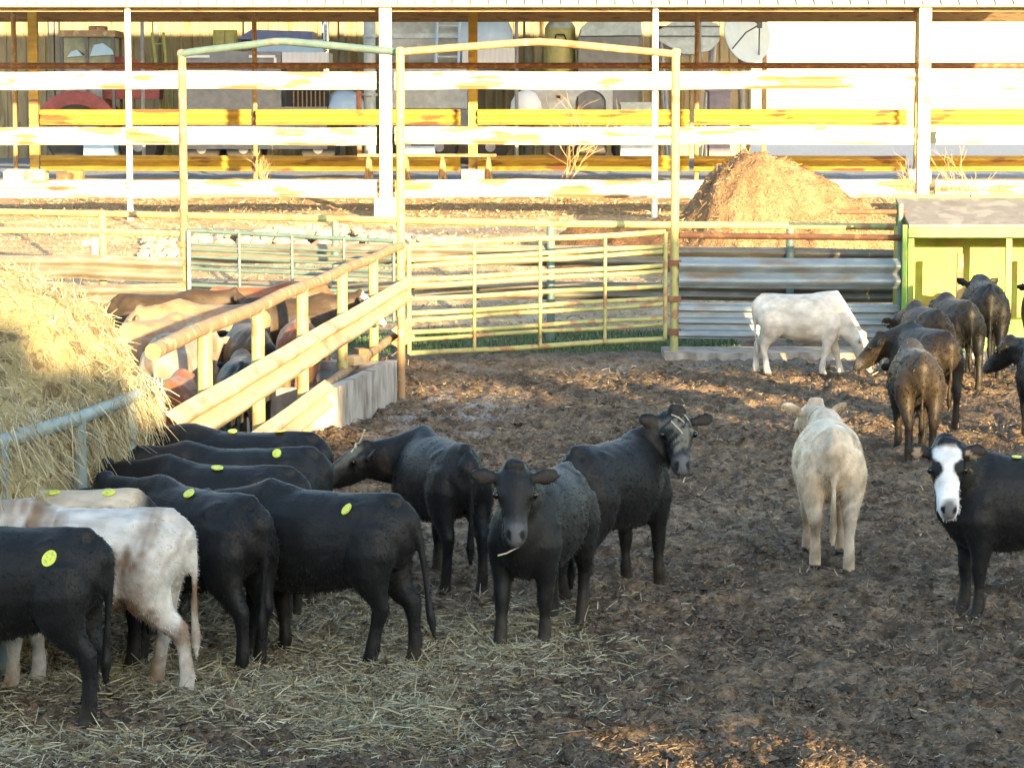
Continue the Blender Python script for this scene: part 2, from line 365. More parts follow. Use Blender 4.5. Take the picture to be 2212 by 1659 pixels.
# ------------------------------------------------------------------ open cattle barn across the lane
YN, YF = 52., 63.3
def open_barn():
    g0, g1 = gz(YN), gz(YF); ze = at(0, 15, YN).z
    rt = root('cattle_barn', (0, YN, g0), 'open white cattle barn with white guard rails and ribbed white roof', 'barn')
    # near row: thick white columns and thin white pipe posts
    for u in (-336, 824, 1984, 3144):
        xx = xat(u, YN)
        MB().box2((xx-.12, YN-.12, g0-.2), (xx+.12, YN+.12, ze+.25)).build('column', 'white_paint', rt)
        MB().box2((xx-.23, YN-.25, g0-.4), (xx+.23, YN+.25, g0+.42)).build('footing', 'concrete', rt)
    for u in (268, 1405, 2560):
        xx = xat(u, YN); pipe([(xx, YN+.05, g0-.2), (xx, YN+.05, ze+.1)], .062, 'pipe_post', 'white_metal', rt)
    spans = [(-336, 286), (250, 820), (829, 1423), (1388, 1976), (1993, 2578), (2542, 3144)]
    for k, v in enumerate((174.5, 294, 408)):
        for j, (a, b) in enumerate(spans):
            zc = at(1106, v, YN).z
            beam((xat(a, YN)+.14, YN-.18-.014*(j % 2), zc), (xat(b, YN)-.14, YN-.18-.014*(j % 2), zc), .35, (0, -1, 0), 'guard_rail', 'white_paint', rt, dent=.022, seed=k*6+j)
    # far row
    zf = at(0, 15, YF).z+.4
    for u in (65, 1012, 1975):
        xx = xat(u, YF)
        MB().box2((xx-.11, YF-.11, g1-.2), (xx+.11, YF+.11, zf)).build('column', 'yellow_paint', rt)
        MB().box2((xx-.27, YF-.3, g1-.3), (xx+.27, YF+.3, g1+.28)).build('footing', 'concrete', rt)
    for u in (22, 541, 1495, 2450):
        xx = xat(u, YF); pipe([(xx, YF+.05, g1-.2), (xx, YF+.05, zf)], .06, 'pipe_post', 'rust_pipe', rt)
    far = [(80, 535), (545, 985), (1022, 1478), (1488, 1945), (1985, 2440)]
    for k, v in enumerate((254, 353)):
        for j, (a, b) in enumerate(far):
            zc = at(1106, v, YF).z
            beam((xat(a, YF), YF-.17, zc), (xat(b, YF), YF-.17, zc), .37, (0, -1, 0), 'guard_rail', 'yellow_paint', rt, dent=.012, seed=20+k*5+j)
    zc = at(1106, 143, YF).z
    pipe([(xat(-60, YF), YF-.1, zc), (xat(2500, YF), YF-.1, zc)], .075, 'top_pipe', 'rust_dark', rt)
    zc = at(1106, 19, YN).z
    MB().box2((-13, YN+.14, zc-.06), (14, YN+.3, zc+.1)).build('eave_beam', 'wood', rt)
    # roof: one ribbed sheet after another over a dark backing, each its own piece
    pit = R(30.5); half = (YF-YN)/2+.5
    n = Vector((0, -math.sin(pit), math.cos(pit))); d = Vector((0, math.cos(pit), math.sin(pit)))
    e = Vector((0, YN-.25, ze+.02)); Lr = half/math.cos(pit)
    MB().add([e+Vector((-14, 0, 0)), e+Vector((15, 0, 0)), e+Vector((15, 0, 0))+d*Lr, e+Vector((-14, 0, 0))+d*Lr,
              e+Vector((-14, 0, 0))-n*.05, e+Vector((15, 0, 0))-n*.05, e+Vector((15, 0, 0))+d*Lr-n*.05, e+Vector((-14, 0, 0))+d*Lr-n*.05],
             [(0, 1, 2, 3), (7, 6, 5, 4), (0, 4, 5, 1), (1, 5, 6, 2), (2, 6, 7, 3), (3, 7, 4, 0)]).build('roof_deck', 'shed_post', rt)
    back = e+Vector((0, 2*half, .22)); d2 = Vector((0, -math.cos(pit), math.sin(pit))); n2 = Vector((0, math.sin(pit), math.cos(pit)))
    MB().add([back+Vector((-14, 0, 0)), back+Vector((15, 0, 0)), back+Vector((15, 0, 0))+d2*Lr, back+Vector((-14, 0, 0))+d2*Lr,
              back+Vector((-14, 0, 0))-n2*.05, back+Vector((15, 0, 0))-n2*.05, back+Vector((15, 0, 0))+d2*Lr-n2*.05, back+Vector((-14, 0, 0))+d2*Lr-n2*.05],
             [(0, 1, 2, 3), (7, 6, 5, 4), (0, 4, 5, 1), (1, 5, 6, 2), (2, 6, 7, 3), (3, 7, 4, 0)]).build('roof_deck', 'wood', rt)
    w = 38.57*YN/F0
    mb = MB(); hw = w*.43
    a = [Vector((-hw, 0, 0)), Vector((hw, 0, 0))]
    vs = []
    for s_ in (-.02, Lr):
        for xx, h in ((-hw, .004), (-hw, .05), (-hw+.02, .055), (hw-.02, .055), (hw, .05), (hw, .004)):
            vs.append(Vector((xx, 0, 0))+d*s_+n*h)
    mb.add(vs, [(0, 1, 7, 6), (1, 2, 8, 7), (2, 3, 9, 8), (3, 4, 10, 9), (4, 5, 11, 10), (5, 0, 6, 11), (5, 4, 3, 2, 1, 0), (6, 7, 8, 9, 10, 11)])
    pm = mb.mesh('roof_sheet'); pm.materials.append(MATS['white_metal'])
    for k in range(-29, 33):
        o = bpy.data.objects.new('roof_sheet', pm); C.objects.link(o); o.parent = rt
        o.matrix_parent_inverse = Matrix.Translation(-Vector(rt.location)); o.location = e+Vector((k*w-.03, 0, 0))
open_barn()

# ------------------------------------------------------------------ machine shed behind it
YS = 80.
def machine_shed():
    g = gz(YS); x0, x1 = xat(-160, YS), xat(1640, YS)
    rt = root('machine_shed', (0, YS, g), 'long open machine shed with ribbed tan wall behind parked machinery', 'shed')
    # ribbed back wall sheets, one piece each
    w = .9; mb = MB(); k = 0
    prof = []
    for r_ in range(3):
        b = r_*.3; prof += [(b, 0), (b+.2, 0), (b+.22, .035), (b+.27, .035)]
    prof.append((.9, 0)); prof2 = [(px-.45, py) for px, py in prof]
    n = len(prof2); H = 6.4
    vs = [Vector((px, -py, 0)) for px, py in prof2]+[Vector((px, -py, H)) for px, py in prof2]
    mb.add(vs, [(i, i+1, i+1+n, i+n) for i in range(n-1)])
    wm = mb.mesh('wall_sheet'); wm.materials.append(MATS['olive_wall'])
    xx = x0
    while xx < x1-.4:
        o = bpy.data.objects.new('wall_sheet', wm); C.objects.link(o); o.parent = rt
        o.matrix_parent_inverse = Matrix.Translation(-Vector(rt.location)); o.location = (xx+.45, YS, g-.1); xx += w
    for u in (-100, 105, 118, 330, 525, 730, 868, 1130, 1283, 1372, 1640):
        Y_ = YS-.12 if u != 1640 else YS-1.0
        p = xat(u, Y_); MB().box2((p-.07, Y_-.08, g-.3), (p+.07, Y_+.06, g+6.9)).build('post', 'shed_post' if u != 1640 else 'rust_pipe', rt)
    Yr = YS-11
    rf = MB(); za, zb = 8.25, 8.9
    rf.add([(x0, YS+.5, za+.4), (x1+.2, YS+.5, za+.4), (x1+.2, Yr, za), (x0, Yr, za), (x0, YS+.5, zb), (x1+.2, YS+.5, zb), (x1+.2, Yr, zb-.4), (x0, Yr, zb-.4)],
           [(0, 1, 2, 3), (7, 6, 5, 4), (0, 4, 5, 1), (1, 5, 6, 2), (2, 6, 7, 3), (3, 7, 4, 0)]).build('roof', 'olive_wall', rt)
    for u in (300, 1106, 1500):
        p = xat(u, Yr+.3); pipe([(p, Yr+.3, gz(Yr)-.2), (p, Yr+.3, za)], .05, 'pipe_post', 'shed_post', rt)
machine_shed()

def wheel(c, r, wdt, parent, rim='wheel_grey', name='wheel', ax='y'):
    t = MB().lathe(c, [(r*.55, -wdt/2), (r*.92, -wdt/2), (r, -wdt*.3), (r, wdt*.3), (r*.92, wdt/2), (r*.55, wdt/2)], 26, ax).build(name, 'tyre', parent, True)
    MB().lathe(c, [(r*.2, -wdt*.52), (r*.5, -wdt*.45), (r*.56, -wdt*.4), (r*.56, wdt*.4), (r*.2, wdt*.5)], 20, ax).build('rim', rim, t, True)
    return t
def tractor():
    Y = 73.; g = gz(Y); P = lambda u, v, dy=0: at(u, v, Y+dy)
    rt = root('tractor', (xat(230, Y), Y, g), 'dark red tractor with tall glass cab facing right under the shed', 'tractor')
    a, b = P(132, 84), P(243, 150)
    roof = P(132, 76)
    MB().box2((a.x-.05, Y-.75, roof.z-.08), (b.x+.08, Y+.75, roof.z+.1)).build('cab_roof', 'rust_pipe', rt)
    MB().box2((P(200, 70).x-.2, Y-.3, roof.z+.1), (P(200, 70).x+.25, Y+.3, roof.z+.24)).build('roof_vent', 'rust_pipe', rt)
    for xx in (a.x, P(186, 80).x, b.x):
        for yy in (-.68, .68): MB().box2((xx-.04, Y+yy-.04, g+1.1), (xx+.04, Y+yy+.04, roof.z-.08)).build('cab_pillar', 'feeder_dark', rt)
    for (p, q) in ((134, 184), (189, 241)):
        MB().box2((P(p, 0).x, Y-.66, P(0, 140).z), (P(q, 0).x, Y-.64, roof.z-.09)).build('cab_window', 'glass_green', rt)
    for (p, q, t0, t1) in ((142, 182, 110, 126), (191, 243, 96, 124)):
        x0_, x1_, z0, z1 = P(p, 0).x, P(q, 0).x, P(0, t1).z, P(0, t0).z
        MB().prism([(x0_, z0), (x1_, z0+.05), (x1_-.05, z1-.18), (x0_+(x1_-x0_)*.55, z1), (x0_+.12, z1-.05)], (0, Y-.74, 0), (0, .06, 0)).build('sky_reflection', 'sky_panel', rt)  # sky reflections in the cab glass, built as pale blue panels
    hx0, hx1 = P(215, 0).x, P(335, 0).x; hz1, hz0 = P(0, 124).z, P(0, 215).z
    MB().prism([(hx0, hz0), (hx1, hz0), (hx1+.05, hz0+.55), (hx1-.2, hz1-.25), (hx0+.6, hz1), (hx0, hz1)], (0, Y-.38, 0), (0, .76, 0)).build('hood', 'tractor_red', rt)
    MB().box2((a.x-.1, Y-.6, g+.7), (hx0, Y+.6, P(0, 140).z)).build('body', 'truck_grey', rt)
    for s_ in (-1, 1):
        wheel(P(160, 0).xy.to_3d()+Vector((0, s_*.75, g+.85)), .85, .42, rt)
        wheel(Vector((P(292, 0).x, Y+s_*.6, g+.55)), .55, .3, rt)
        MB().tube([(P(160, 0).x+.95*math.cos(t), Y+s_*.75, g+.87+.95*math.sin(t)) for t in np.linspace(.2, 2.9, 9)], .28, .03, n=8, up=(0, 1, 0)).build('fender', 'tractor_red', rt)
def semi_truck():
    Y = 72.5; g = gz(Y); P = lambda u, v: at(u, v, Y)
    rt = root('truck', (xat(600, Y), Y, g), 'dark grey truck with blue roof and tall chrome exhaust stack', 'truck')
    MB().box2((P(385, 0).x, Y-.9, P(0, 232).z), (P(602, 0).x, Y+.9, P(0, 114).z)).build('cargo_body', 'truck_grey', rt)
    MB().box2((P(385, 0).x+.06, Y-.97, P(0, 330).z+.1), (P(700, 0).x, Y+.8, P(0, 232).z)).build('chassis', 'truck_grey', rt)
    for (u0, u1, side) in ((392, 450, 0), (590, 534, 1)):
        x0_, x1_ = P(u0, 0).x, P(u1, 0).x; z1 = P(0, 122).z
        MB().box2((min(x0_, x1_), Y-.95, z1-.07), (max(x0_, x1_), Y-.905, z1)).build('white_bar', 'white_metal', rt)
        MB().box2((x0_-.035, Y-.95, z1-.3), (x0_+.035, Y-.906, z1-.071)).build('white_bar', 'white_metal', rt)
    x0_, x1_ = P(515, 0).x, P(670, 0).x; za, zb = P(0, 88).z, P(0, 71).z
    MB().prism([(x0_-.1, za), (x1_, za), (x1_, zb), (x0_+.3, zb+.05)], (0, Y-.8, 0), (0, 1.7, 0)).build('cab_roof', 'truck_blue', rt)
    MB().box2((P(548, 0).x, Y-.78, P(0, 116).z), (P(692, 0).x, Y+.7, za-.002)).build('windshield', 'sky_panel', rt)
    MB().box2((P(604, 0).x, Y-.86, P(0, 145).z), (P(704, 0).x, Y+.7, P(0, 116).z-.002)).build('cab_front', 'pale_skirt', rt)
    gx = P(627, 0).x
    MB().box2((gx-.2, Y-.82, P(0, 240).z), (P(704, 0).x, Y-.6, P(0, 196).z)).build('grille', 'dark_void', rt)
    for k in range(8):
        MB().box2((gx+k*.12, Y-.87, P(0, 238).z), (gx+k*.12+.035, Y-.83, P(0, 198).z)).build('grille_bar', 'wood', rt)
    p = P(697, 0); pipe([(p.x, Y-.5, g+1.2), (p.x-.02, Y-.5, P(0, 60).z), (p.x+.0, Y-.5, P(0, 45).z), (p.x+.1, Y-.5, P(0, 32).z)], [.11, .11, .1, .05], 'exhaust_stack', 'chrome', rt, 14)
    MB().lathe((P(735, 0).x, Y-.4, P(0, 232).z), [(.62, -.25), (.6, .0), (.45, .3), (.2, .45)], 18).build('fender', 'tank_blue', rt, True)
    for u in (430, 520, 680):
        for s_ in (-1, 1): wheel(Vector((P(u, 0).x, Y+s_*.75, g+.5)), .5, .3, rt)
def tank_truck():
    Y = 74.; g = gz(Y); P = lambda u, v: at(u, v, Y)
    x0_, x1_ = P(838, 0).x, P(1098, 0).x; zt, zb = P(0, 26).z, P(0, 140).z
    rt = root('tank_trailer', ((x0_+x1_)/2, Y, g), 'big grey and light blue tank trailer with ladder on its side', 'trailer')
    r = (zt-zb)/2*1.12; zc = zt-r
    xm = P(985, 0).x
    MB().lathe((x0_, Y, zc), [(r*.85, -.12), (r, 0), (r, xm-x0_)], 40, 'x').build('tank_shell', 'tank_grey', rt, True)
    MB().lathe((xm, Y, zc), [(r*1.003, 0.002), (r*1.003, (x1_-xm)*.45), (r*.93, (x1_-xm)*.7), (r*.72, (x1_-xm)*.9), (r*.35, x1_-xm)], 40, 'x').build('tank_end', 'tank_blue', rt, True)
    MB().box2((x0_, Y-r-.06, P(0, 86).z), (xm, Y-r+.14, P(0, 76).z)).build('side_band', 'tarp_pale', rt)
    MB().box2((P(990, 0).x, Y-r-.2, P(0, 139).z), (P(1108, 0).x, Y+.9, P(0, 106).z)).build('skirt', 'pale_skirt', rt)
    MB().box2((x0_, Y-.9, P(0, 236).z), (P(1000, 0).x, Y+.9, P(0, 141).z)).build('lower_body', 'tank_grey', rt)
    MB().box2((x0_, Y-.96, P(0, 290).z), (P(1085, 0).x, Y+.9, P(0, 238).z)).build('chassis', 'truck_grey', rt)
    pipe([(P(975, 0).x, Y-r*.55, P(0, 33).z), (P(1100, 0).x, Y-r*.55, P(0, 33).z)], .07, 'top_pipe', 'white_metal', rt)
    ld = []
    ya = Y-r-.25
    for u in (937, 985):
        pipe([(P(u-3, 0).x, ya, P(0, 141).z), (P(u, 0).x, ya, P(0, 40).z), (P(u+4, 0).x, ya+.2, P(0, 31).z)], .045, 'ladder_rail', 'tank_blue', rt, 8)
    for v in (34, 60, 84, 108, 126):
        pipe([(P(936, 0).x, ya, P(0, v).z), (P(985, 0).x, ya, P(0, v).z)], .03, 'ladder_rung', 'tarp_pale', rt, 8)
    for u in (870, 940, 1050):
        for s_ in (-1, 1): wheel(Vector((P(u, 0).x, Y+s_*.95, g+.5)), .5, .28, rt)
def rest_of_shed():
    Y = 75.; g = gz(Y); P = lambda u, v: at(u, v, Y)
    # yellow tank with pale dome
    c = P(1200, 90); rt = root('yellow_tank', (c.x, Y, g), 'round yellow tank with pale domed top and black hoop', 'tank')
    r = (P(1234, 0).x-P(1167, 0).x)/2
    z1, z0 = P(0, 62).z, g+.6
    MB().lathe((c.x, Y, z0), [(r*.9, 0), (r, .2), (r, z1-z0)], 28).build('tank_shell', 'tank_yellow', rt, True)
    MB().lathe((c.x, Y, z1+.002), [(r*.99, 0), (r*.86, .12), (r*.6, .22), (r*.2, .27)], 28).build('dome', 'tarp_pale', rt, True)
    pipe([(c.x-.2, Y-r-.05, z1-.5), (c.x-.12, Y-r-.1, z1-.2), (c.x+.1, Y-r-.1, z1-.2), (c.x+.25, Y-r-.05, z1-.5)], .025, 'hoop', 'dark_void', rt, 8)
    for s_ in (-.5, .5): MB().box2((c.x+s_*r-.06, Y-.5, g-.1), (c.x+s_*r+.06, Y+.5, z0)).build('leg', 'rust_dark', rt)
    # tarp-covered wagon
    x0_, x1_ = P(1242, 0).x, P(1374, 0).x; rt = root('covered_wagon', ((x0_+x1_)/2, Y, g), 'wagon under a pale blue grey tarp beside the yellow tank', 'wagon')
    zb, zt = P(0, 81).z, P(0, 40).z
    MB().prism([(x0_, zb), (x1_, zb+.02), (x1_-.02, zt-.12), (x1_-.25, zt-.06), (x0_+(x1_-x0_)*.5, zt), (x0_+.25, zt-.1), (x0_+.03, zt-.3)], (0, Y-.9, 0), (0, 1.8, 0)).build('tarp', 'tarp_pale', rt)
    MB().box2((x0_-.05, Y-.8, g+.75), (x1_-.1, Y+.8, zb-.01)).build('wagon_bed', 'truck_grey', rt)
    for u in (1270, 1345):
        for s_ in (-1, 1): wheel(Vector((P(u, 0).x, Y+s_*.8, g+.4)), .4, .22, rt)
    # white trailer low in front
    Y2 = 71.; g2 = gz(Y2); P2 = lambda u, v: at(u, v, Y2)
    x0_, x1_ = P2(1112, 0).x, P2(1312, 0).x; rt = root('low_trailer', ((x0_+x1_)/2, Y2, g2), 'low white trailer with round wheel arch, seen between the rails', 'trailer')
    pr = [(x0_, 0), (x0_+.1, .95), (x0_+.2, 1.05), (x1_-.06, 1.05), (x1_, .9), (x1_, 0)]
    ax_ = P2(1265, 0).x
    arch = [(ax_+.42, 0)]+[(ax_+.42*math.cos(t), .36*math.sin(t)+.25) for t in np.linspace(.2, 2.94, 9)]+[(ax_-.42, 0)]
    MB().prism(pr+arch, (0, Y2-.8, P2(0, 245).z), (0, 1.6, 0)).build('body', 'tank_grey', rt)
    wheel(Vector((ax_, Y2-.55, g2+.42)), .42, .22, rt, 'rust_dark'); wheel(Vector((ax_, Y2+.55, g2+.42)), .42, .22, rt, 'rust_dark')
    MB().lathe((P2(1150, 0).x-.3, Y2-.95, P2(0, 238).z), [(.42, 0), (.4, .2), (.28, .42), (.1, .52)], 18).build('nose_cap', 'white_metal', rt, True)
    MB().box2((P2(1190, 0).x, Y2-.83, P2(0, 214).z), (P2(1200, 0).x, Y2-.805, P2(0, 208).z)).build('marker_plate', 'dark_void', rt)
    # cone-bottom tank on stand
    Y3 = 75.; x0_, x1_ = P(1411, 0).x, P(1540, 0).x; zc = P(0, 82).z
    rt = root('hopper_tank', ((x0_+x1_)/2, Y3, g), 'pale grey hopper tank with dark bands on angled legs', 'tank')
    hw = (x1_-x0_)/2; cx_ = (x0_+x1_)/2; zt = P(0, 41).z; zm = P(0, 92).z; zl = P(0, 119).z
    MB().prism([(-hw, zt-.35), (-hw*.3, zt), (hw*.2, zt-.02), (hw*.95, zt-.18), (hw, zt-.3), (hw, zm), (hw*.7, zl+.1), (hw*.2, zl), (-hw*.2, zl), (-hw, zm)], (cx_, Y3-.85, 0), (0, 1.7, 0)).build('hopper', 'tarp_pale', rt)
    for v in (60, 81): MB().box2((x0_-.02, Y3-.9, P(0, v).z-.025), (x1_+.02, Y3+.9, P(0, v).z+.01)).build('band', 'feeder_dark', rt)
    for u0, u1 in ((1416, 1438), (1532, 1508)):
        pipe([(P(u0, 0).x, Y3-.75, zm), (P(u1, 0).x, Y3-.8, g)], .05, 'leg', 'wheel_grey', rt, 8); pipe([(P(u0, 0).x, Y3+.75, zm), (P(u1, 0).x, Y3+.8, g)], .05, 'leg', 'wheel_grey', rt, 8)
    # satellite dish
    c = P(1592, 78); R_ = (P(0, 14).z-P(0, 142).z)/2
    rt = root('satellite_dish', (c.x, Y, g), 'large pale satellite dish with dark feed struts beside shed corner', 'satellite dish')
    dv = Vector((.55, -.8, .18)).normalized(); q = dv.to_track_quat('Z', 'Y'); mb = MB(); n = 36; ringsn = 6
    for i in range(ringsn+1):
        rr = R_*max(i/ringsn, .02)
        for j in range(n): a_ = 2*math.pi*j/n; mb.v.append(tuple(c+q @ Vector((rr*math.cos(a_), rr*math.sin(a_), .28*(rr/R_)**2))))
    m0 = len(mb.v); mb.v += [tuple(Vector(v)-dv*.03) for v in mb.v[:m0]]
    for i in range(ringsn):
        for j in range(n):
            a_, b_ = i*n+j, i*n+(j+1) % n; mb.f.append((a_, b_, b_+n, a_+n)); mb.f.append((m0+a_+n, m0+b_+n, m0+b_, m0+a_))
    for j in range(n): a_, b_ = ringsn*n+j, ringsn*n+(j+1) % n; mb.f.append((a_, b_, m0+b_, m0+a_))
    mb.build('reflector', 'dish_white', rt, True)
    fp = c+dv*1.0+Vector((-.12, 0, .1))
    for a_ in (.6, 2.2, 3.8, 5.3):
        e = c+q @ Vector((R_*.85*math.cos(a_), R_*.85*math.sin(a_), .2)); pipe([e, e.lerp(fp, .5)+Vector((0, 0, .12)), fp], .022, 'feed_strut', 'feeder_dark', rt, 6)
    MB().box(fp, (.14, .14, .2)).build('feed_horn', 'feeder_dark', rt)
    pipe([(c.x+.1, Y+.3, g), (c.x, Y+.2, c.z-.2)], .09, 'mast', 'shed_post', rt)
    # duct pipe with elbow
    Yd = 70.; gd = gz(Yd); Pd = lambda u, v: at(u, v, Yd); xx = Pd(788, 0).x
    rt = root('duct_pipe', (xx, Yd, gd), 'fat grey vertical duct pipe bending right near white column', 'pipe')
    pipe([(xx, Yd, gd), (xx, Yd, Pd(0, 45).z), (xx+.08, Yd, Pd(0, 34).z), (xx+.3, Yd, Pd(0, 29).z), (xx+1.0, Yd, Pd(0, 28).z)], .16, 'duct', 'duct_grey', rt, 16)
    for v in (80, 205): MB().lathe((xx, Yd, Pd(0, v).z), [(.21, -.03), (.21, .03)], 20).build('flange', 'duct_grey', rt)
    pipe([(xx-.28, Yd-.2, gd), (xx-.28, Yd-.2, Pd(0, 198).z)], .07, 'red_cylinder', 'brick_red', rt)
    # leaning ladder, lime cabinet, boxes
    rt = root('step_ladder', (P(345, 0).x, Y-1, gz(Y-1)), 'yellow green step ladder leaning beside the red tractor', 'ladder')
    for u0, u1 in ((322, 344), (346, 360)): pipe([(P(u1+12, 0).x, Y-1, gz(Y-1)), (P(u0, 0).x, Y-.4, P(0, 72).z)], .04, 'side_rail', 'lime', rt, 8)
    for k in range(6):
        t = k/6+.08; a_ = Vector((P(356, 0).x, Y-1, gz(Y-1))).lerp(Vector((P(322, 0).x, Y-.4, P(0, 72).z)), t); b_ = Vector((P(372, 0).x, Y-1, gz(Y-1))).lerp(Vector((P(346, 0).x, Y-.4, P(0, 72).z)), t)
        pipe([a_, b_], .025, 'rung', 'lime', rt, 6)
    rt = root('lime_cabinet', (P(470, 0).x, 77, gz(77)), 'lime green metal cabinet standing behind the dark truck', 'cabinet')
    P7 = lambda u, v: at(u, v, 77.)
    MB().box2((P7(452, 0).x, 76.7, gz(77)), (P7(500, 0).x, 77.3, P7(0, 66).z)).build('carcass', 'lime', rt)
    MB().box2((P7(458, 0).x, 76.66, gz(77)+.2), (P7(476, 0).x, 76.698, P7(0, 70).z)).build('door', 'tank_yellow', rt)
    MB().box2((P7(478, 0).x, 76.66, gz(77)+.2), (P7(496, 0).x, 76.698, P7(0, 70).z)).build('door', 'tank_yellow', rt)
    for k, (u0, u1, v, m, lb, ct) in enumerate(((1520, 1565, 195, 'box_purple', 'purple grey crate stacked near the shed corner', 'crate'), (860, 930, 316, 'tank_blue', 'light blue bin low behind the white column', 'bin'),
                                    (175, 240, 300, 'sky_panel', 'blue tank on the ground behind left yellow post', 'tank'), (1330, 1400, 222, 'tarp_pale', 'pale blue grey beam stack beside the low trailer', 'beams'))):
        Yb = 71.5; z1 = at(0, v, Yb).z; gb = gz(Yb)
        x0_, x1_ = xat(u0, Yb), xat(u1, Yb); rt = root('crate' if k == 0 else ('storage_bin' if k == 1 else ('storage_tank' if k == 2 else 'beam_stack')), ((x0_+x1_)/2, Yb, gb), lb, ct)
        MB().box2((x0_, Yb-.4, gb-.02), (x1_, Yb+.4, z1-.06)).build('body', m, rt)
        MB().box2((x0_-.03, Yb-.43, z1-.06), (x1_+.03, Yb+.43, z1)).build('lid', m, rt)
tractor(); semi_truck(); tank_truck(); rest_of_shed()

# ------------------------------------------------------------------ yard clutter inside the barn
def clutter():
    Y = 58.; g = gz(Y); P = lambda u, v: at(u, v, Y)
    rt = root('rusty_frame', (P(915, 0).x, Y, g), 'rusty bench frame with splayed legs behind the white column', 'frame')
    MB().box2((P(762, 0).x, Y-.25, P(0, 336).z-.03), (P(1062, 0).x, Y+.25, P(0, 336).z+.03)).build('top_plate', 'rust_pipe', rt)
    for u in (785, 866, 945, 1045):
        for s_ in (-.14, .14): pipe([(P(u, 0).x, Y+s_, P(0, 336).z-.03), (P(u, 0).x+s_*.6, Y+s_*2, g-.02)], .045, 'leg', 'rust_pipe', rt, 8)
    # timber lengths lying on the ground, each a thing
    for k, (u0, u1, v, yy, lb) in enumerate(((160, 265, 372, 60.5, 'pale timber length lying left of the thin white post'), (560, 700, 376, 60.8, 'pale timber length lying beyond the arched gateway'),
                                        (1080, 1290, 379, 60., 'pale timber length lying right of the yellow column foot'), (330, 450, 381, 59.6, 'weathered board lying behind the rusty gate post'))):
        z = gz(yy)
        a_, b_ = xat(u0, yy), xat(u1, yy)
        lab(MB().prism([(0, 0), (.16, 0), (.16, .09), (.0, .1)], (a_, yy, z), (b_-a_, .25*(-1)**k, .02), (Vector((0, 1, 0)), Vector((0, 0, 1)))).build('timber', 'rail_beige'), lb, 'timber', 'timber lying in the barn')
    # broken blocks
    for k, (u, s_, lb) in enumerate(((22, .5, 'sunlit pale broken block at the far left of the barn floor'), (45, .36, 'small cream block leaning beside another block at far left'), (128, .34, 'dark opened box on the barn floor by the left footing'), (150, .4, 'pale brick block beside the dark box on the barn floor'))):
        yy = 61.+.4*k; z = gz(yy); mb = MB(); bm = bmesh.new(); bmesh.ops.create_cube(bm, size=1)
        bmesh.ops.bevel(bm, geom=bm.edges[:], offset=.12, segments=1, affect='EDGES')
        for v in bm.verts: v.co = Vector((v.co.x*s_*(1+.3*mnoise.noise(v.co*3+Vector((k, 0, 0)))), v.co.y*s_, v.co.z*s_*.9+s_*.4)); v.co += Vector((xat(u, yy), yy, z))
        me_ = bpy.data.meshes.new('concrete_block'); bm.to_mesh(me_); bm.free()
        lab(link('concrete_block', me_, None, ('concrete', 'rail_beige', 'rust_dark', 'brick_red')[k]), lb, 'block', 'blocks on the barn floor')
    # stones heaped along the lane
    r = np.random.default_rng(5); bm = bmesh.new()
    for k in range(420):
        u = r.uniform(300, 1010); yy = r.uniform(45.6, 48.2); s_ = r.uniform(.05, .17)
        heap = max(0, .35*math.sin((u-300)/710*math.pi))*math.exp(-((yy-47)/.8)**2)
        xx = xat(u, yy); m_ = Matrix.Translation((xx, yy, gz(yy)+heap+.02)) @ Matrix.Rotation(r.uniform(0, 6), 4, 'Z') @ Matrix.Rotation(r.uniform(0, 6), 4, 'X') @ Matrix.Diagonal((s_*1.4, s_, s_*.7, 1))
        bmesh.ops.create_icosphere(bm, subdivisions=1, radius=1, matrix=m_)
    for v in bm.verts: v.co += Vector((mnoise.noise(v.co*9), mnoise.noise(v.co*9+Vector((7, 0, 0))), mnoise.noise(v.co*9+Vector((0, 7, 0)))))*.04
    me_ = bpy.data.meshes.new('rubble'); bm.to_mesh(me_); bm.free()
    lab(link('rubble', me_, None, 'stone'), 'heap of broken stones and litter along the lane behind the gates', 'rubble', kind='stuff')
clutter()

# dry weeds
def weed(loc, h, label, seed):
    r = random.Random(seed); mb = MB()
    def grow(p, d, l, rad, depth):
        n = 4; pts = [p]
        for i in range(n): d = (d+Vector((r.uniform(-.35, .35), r.uniform(-.35, .35), r.uniform(-.12, .2)))).normalized(); p = p+d*l/n; pts.append(p)
        mb.tube(pts, [rad*(1-.12*i) for i in range(n+1)], n=4)
        if depth:
            for i in range(3): grow(pts[r.randint(1, n)], (d+Vector((r.uniform(-1, 1), r.uniform(-1, 1), r.uniform(-.3, .6)))).normalized(), l*.55, rad*.65, depth-1)
    for k in range(5): grow(Vector(loc), Vector((r.uniform(-.7, .7), r.uniform(-.6, .6), 1)).normalized(), h*r.uniform(.6, 1), .012, 2)
    lab(mb.build('dry_weed', 'weed'), label, 'weed', 'dry weeds by the barn')
weed((xat(1995, 50.5), 50.5, gz(50.5)), 1.1, 'tangled dry weed against the foot of the right white column', 1)
weed((xat(2065, 50.8), 50.8, gz(50.8)), 1.1, 'upright pale dry weed right of the right white column', 2)
weed((xat(2130, 50.9), 50.9, gz(50.9)), 1.2, 'branching dry weed behind the grey feeder lid', 3)
weed((xat(2200, 50.6), 50.6, gz(50.6)), 1.0, 'dry weed at the far right edge above the feeder', 4)
weed((xat(1200, 59), 59, gz(59)), 1.9, 'tall thin dry weed before the low white trailer', 5)
weed((xat(560, 59.5), 59.5, gz(59.5)), 1.0, 'small dry weed behind the arched gateway rails', 6)

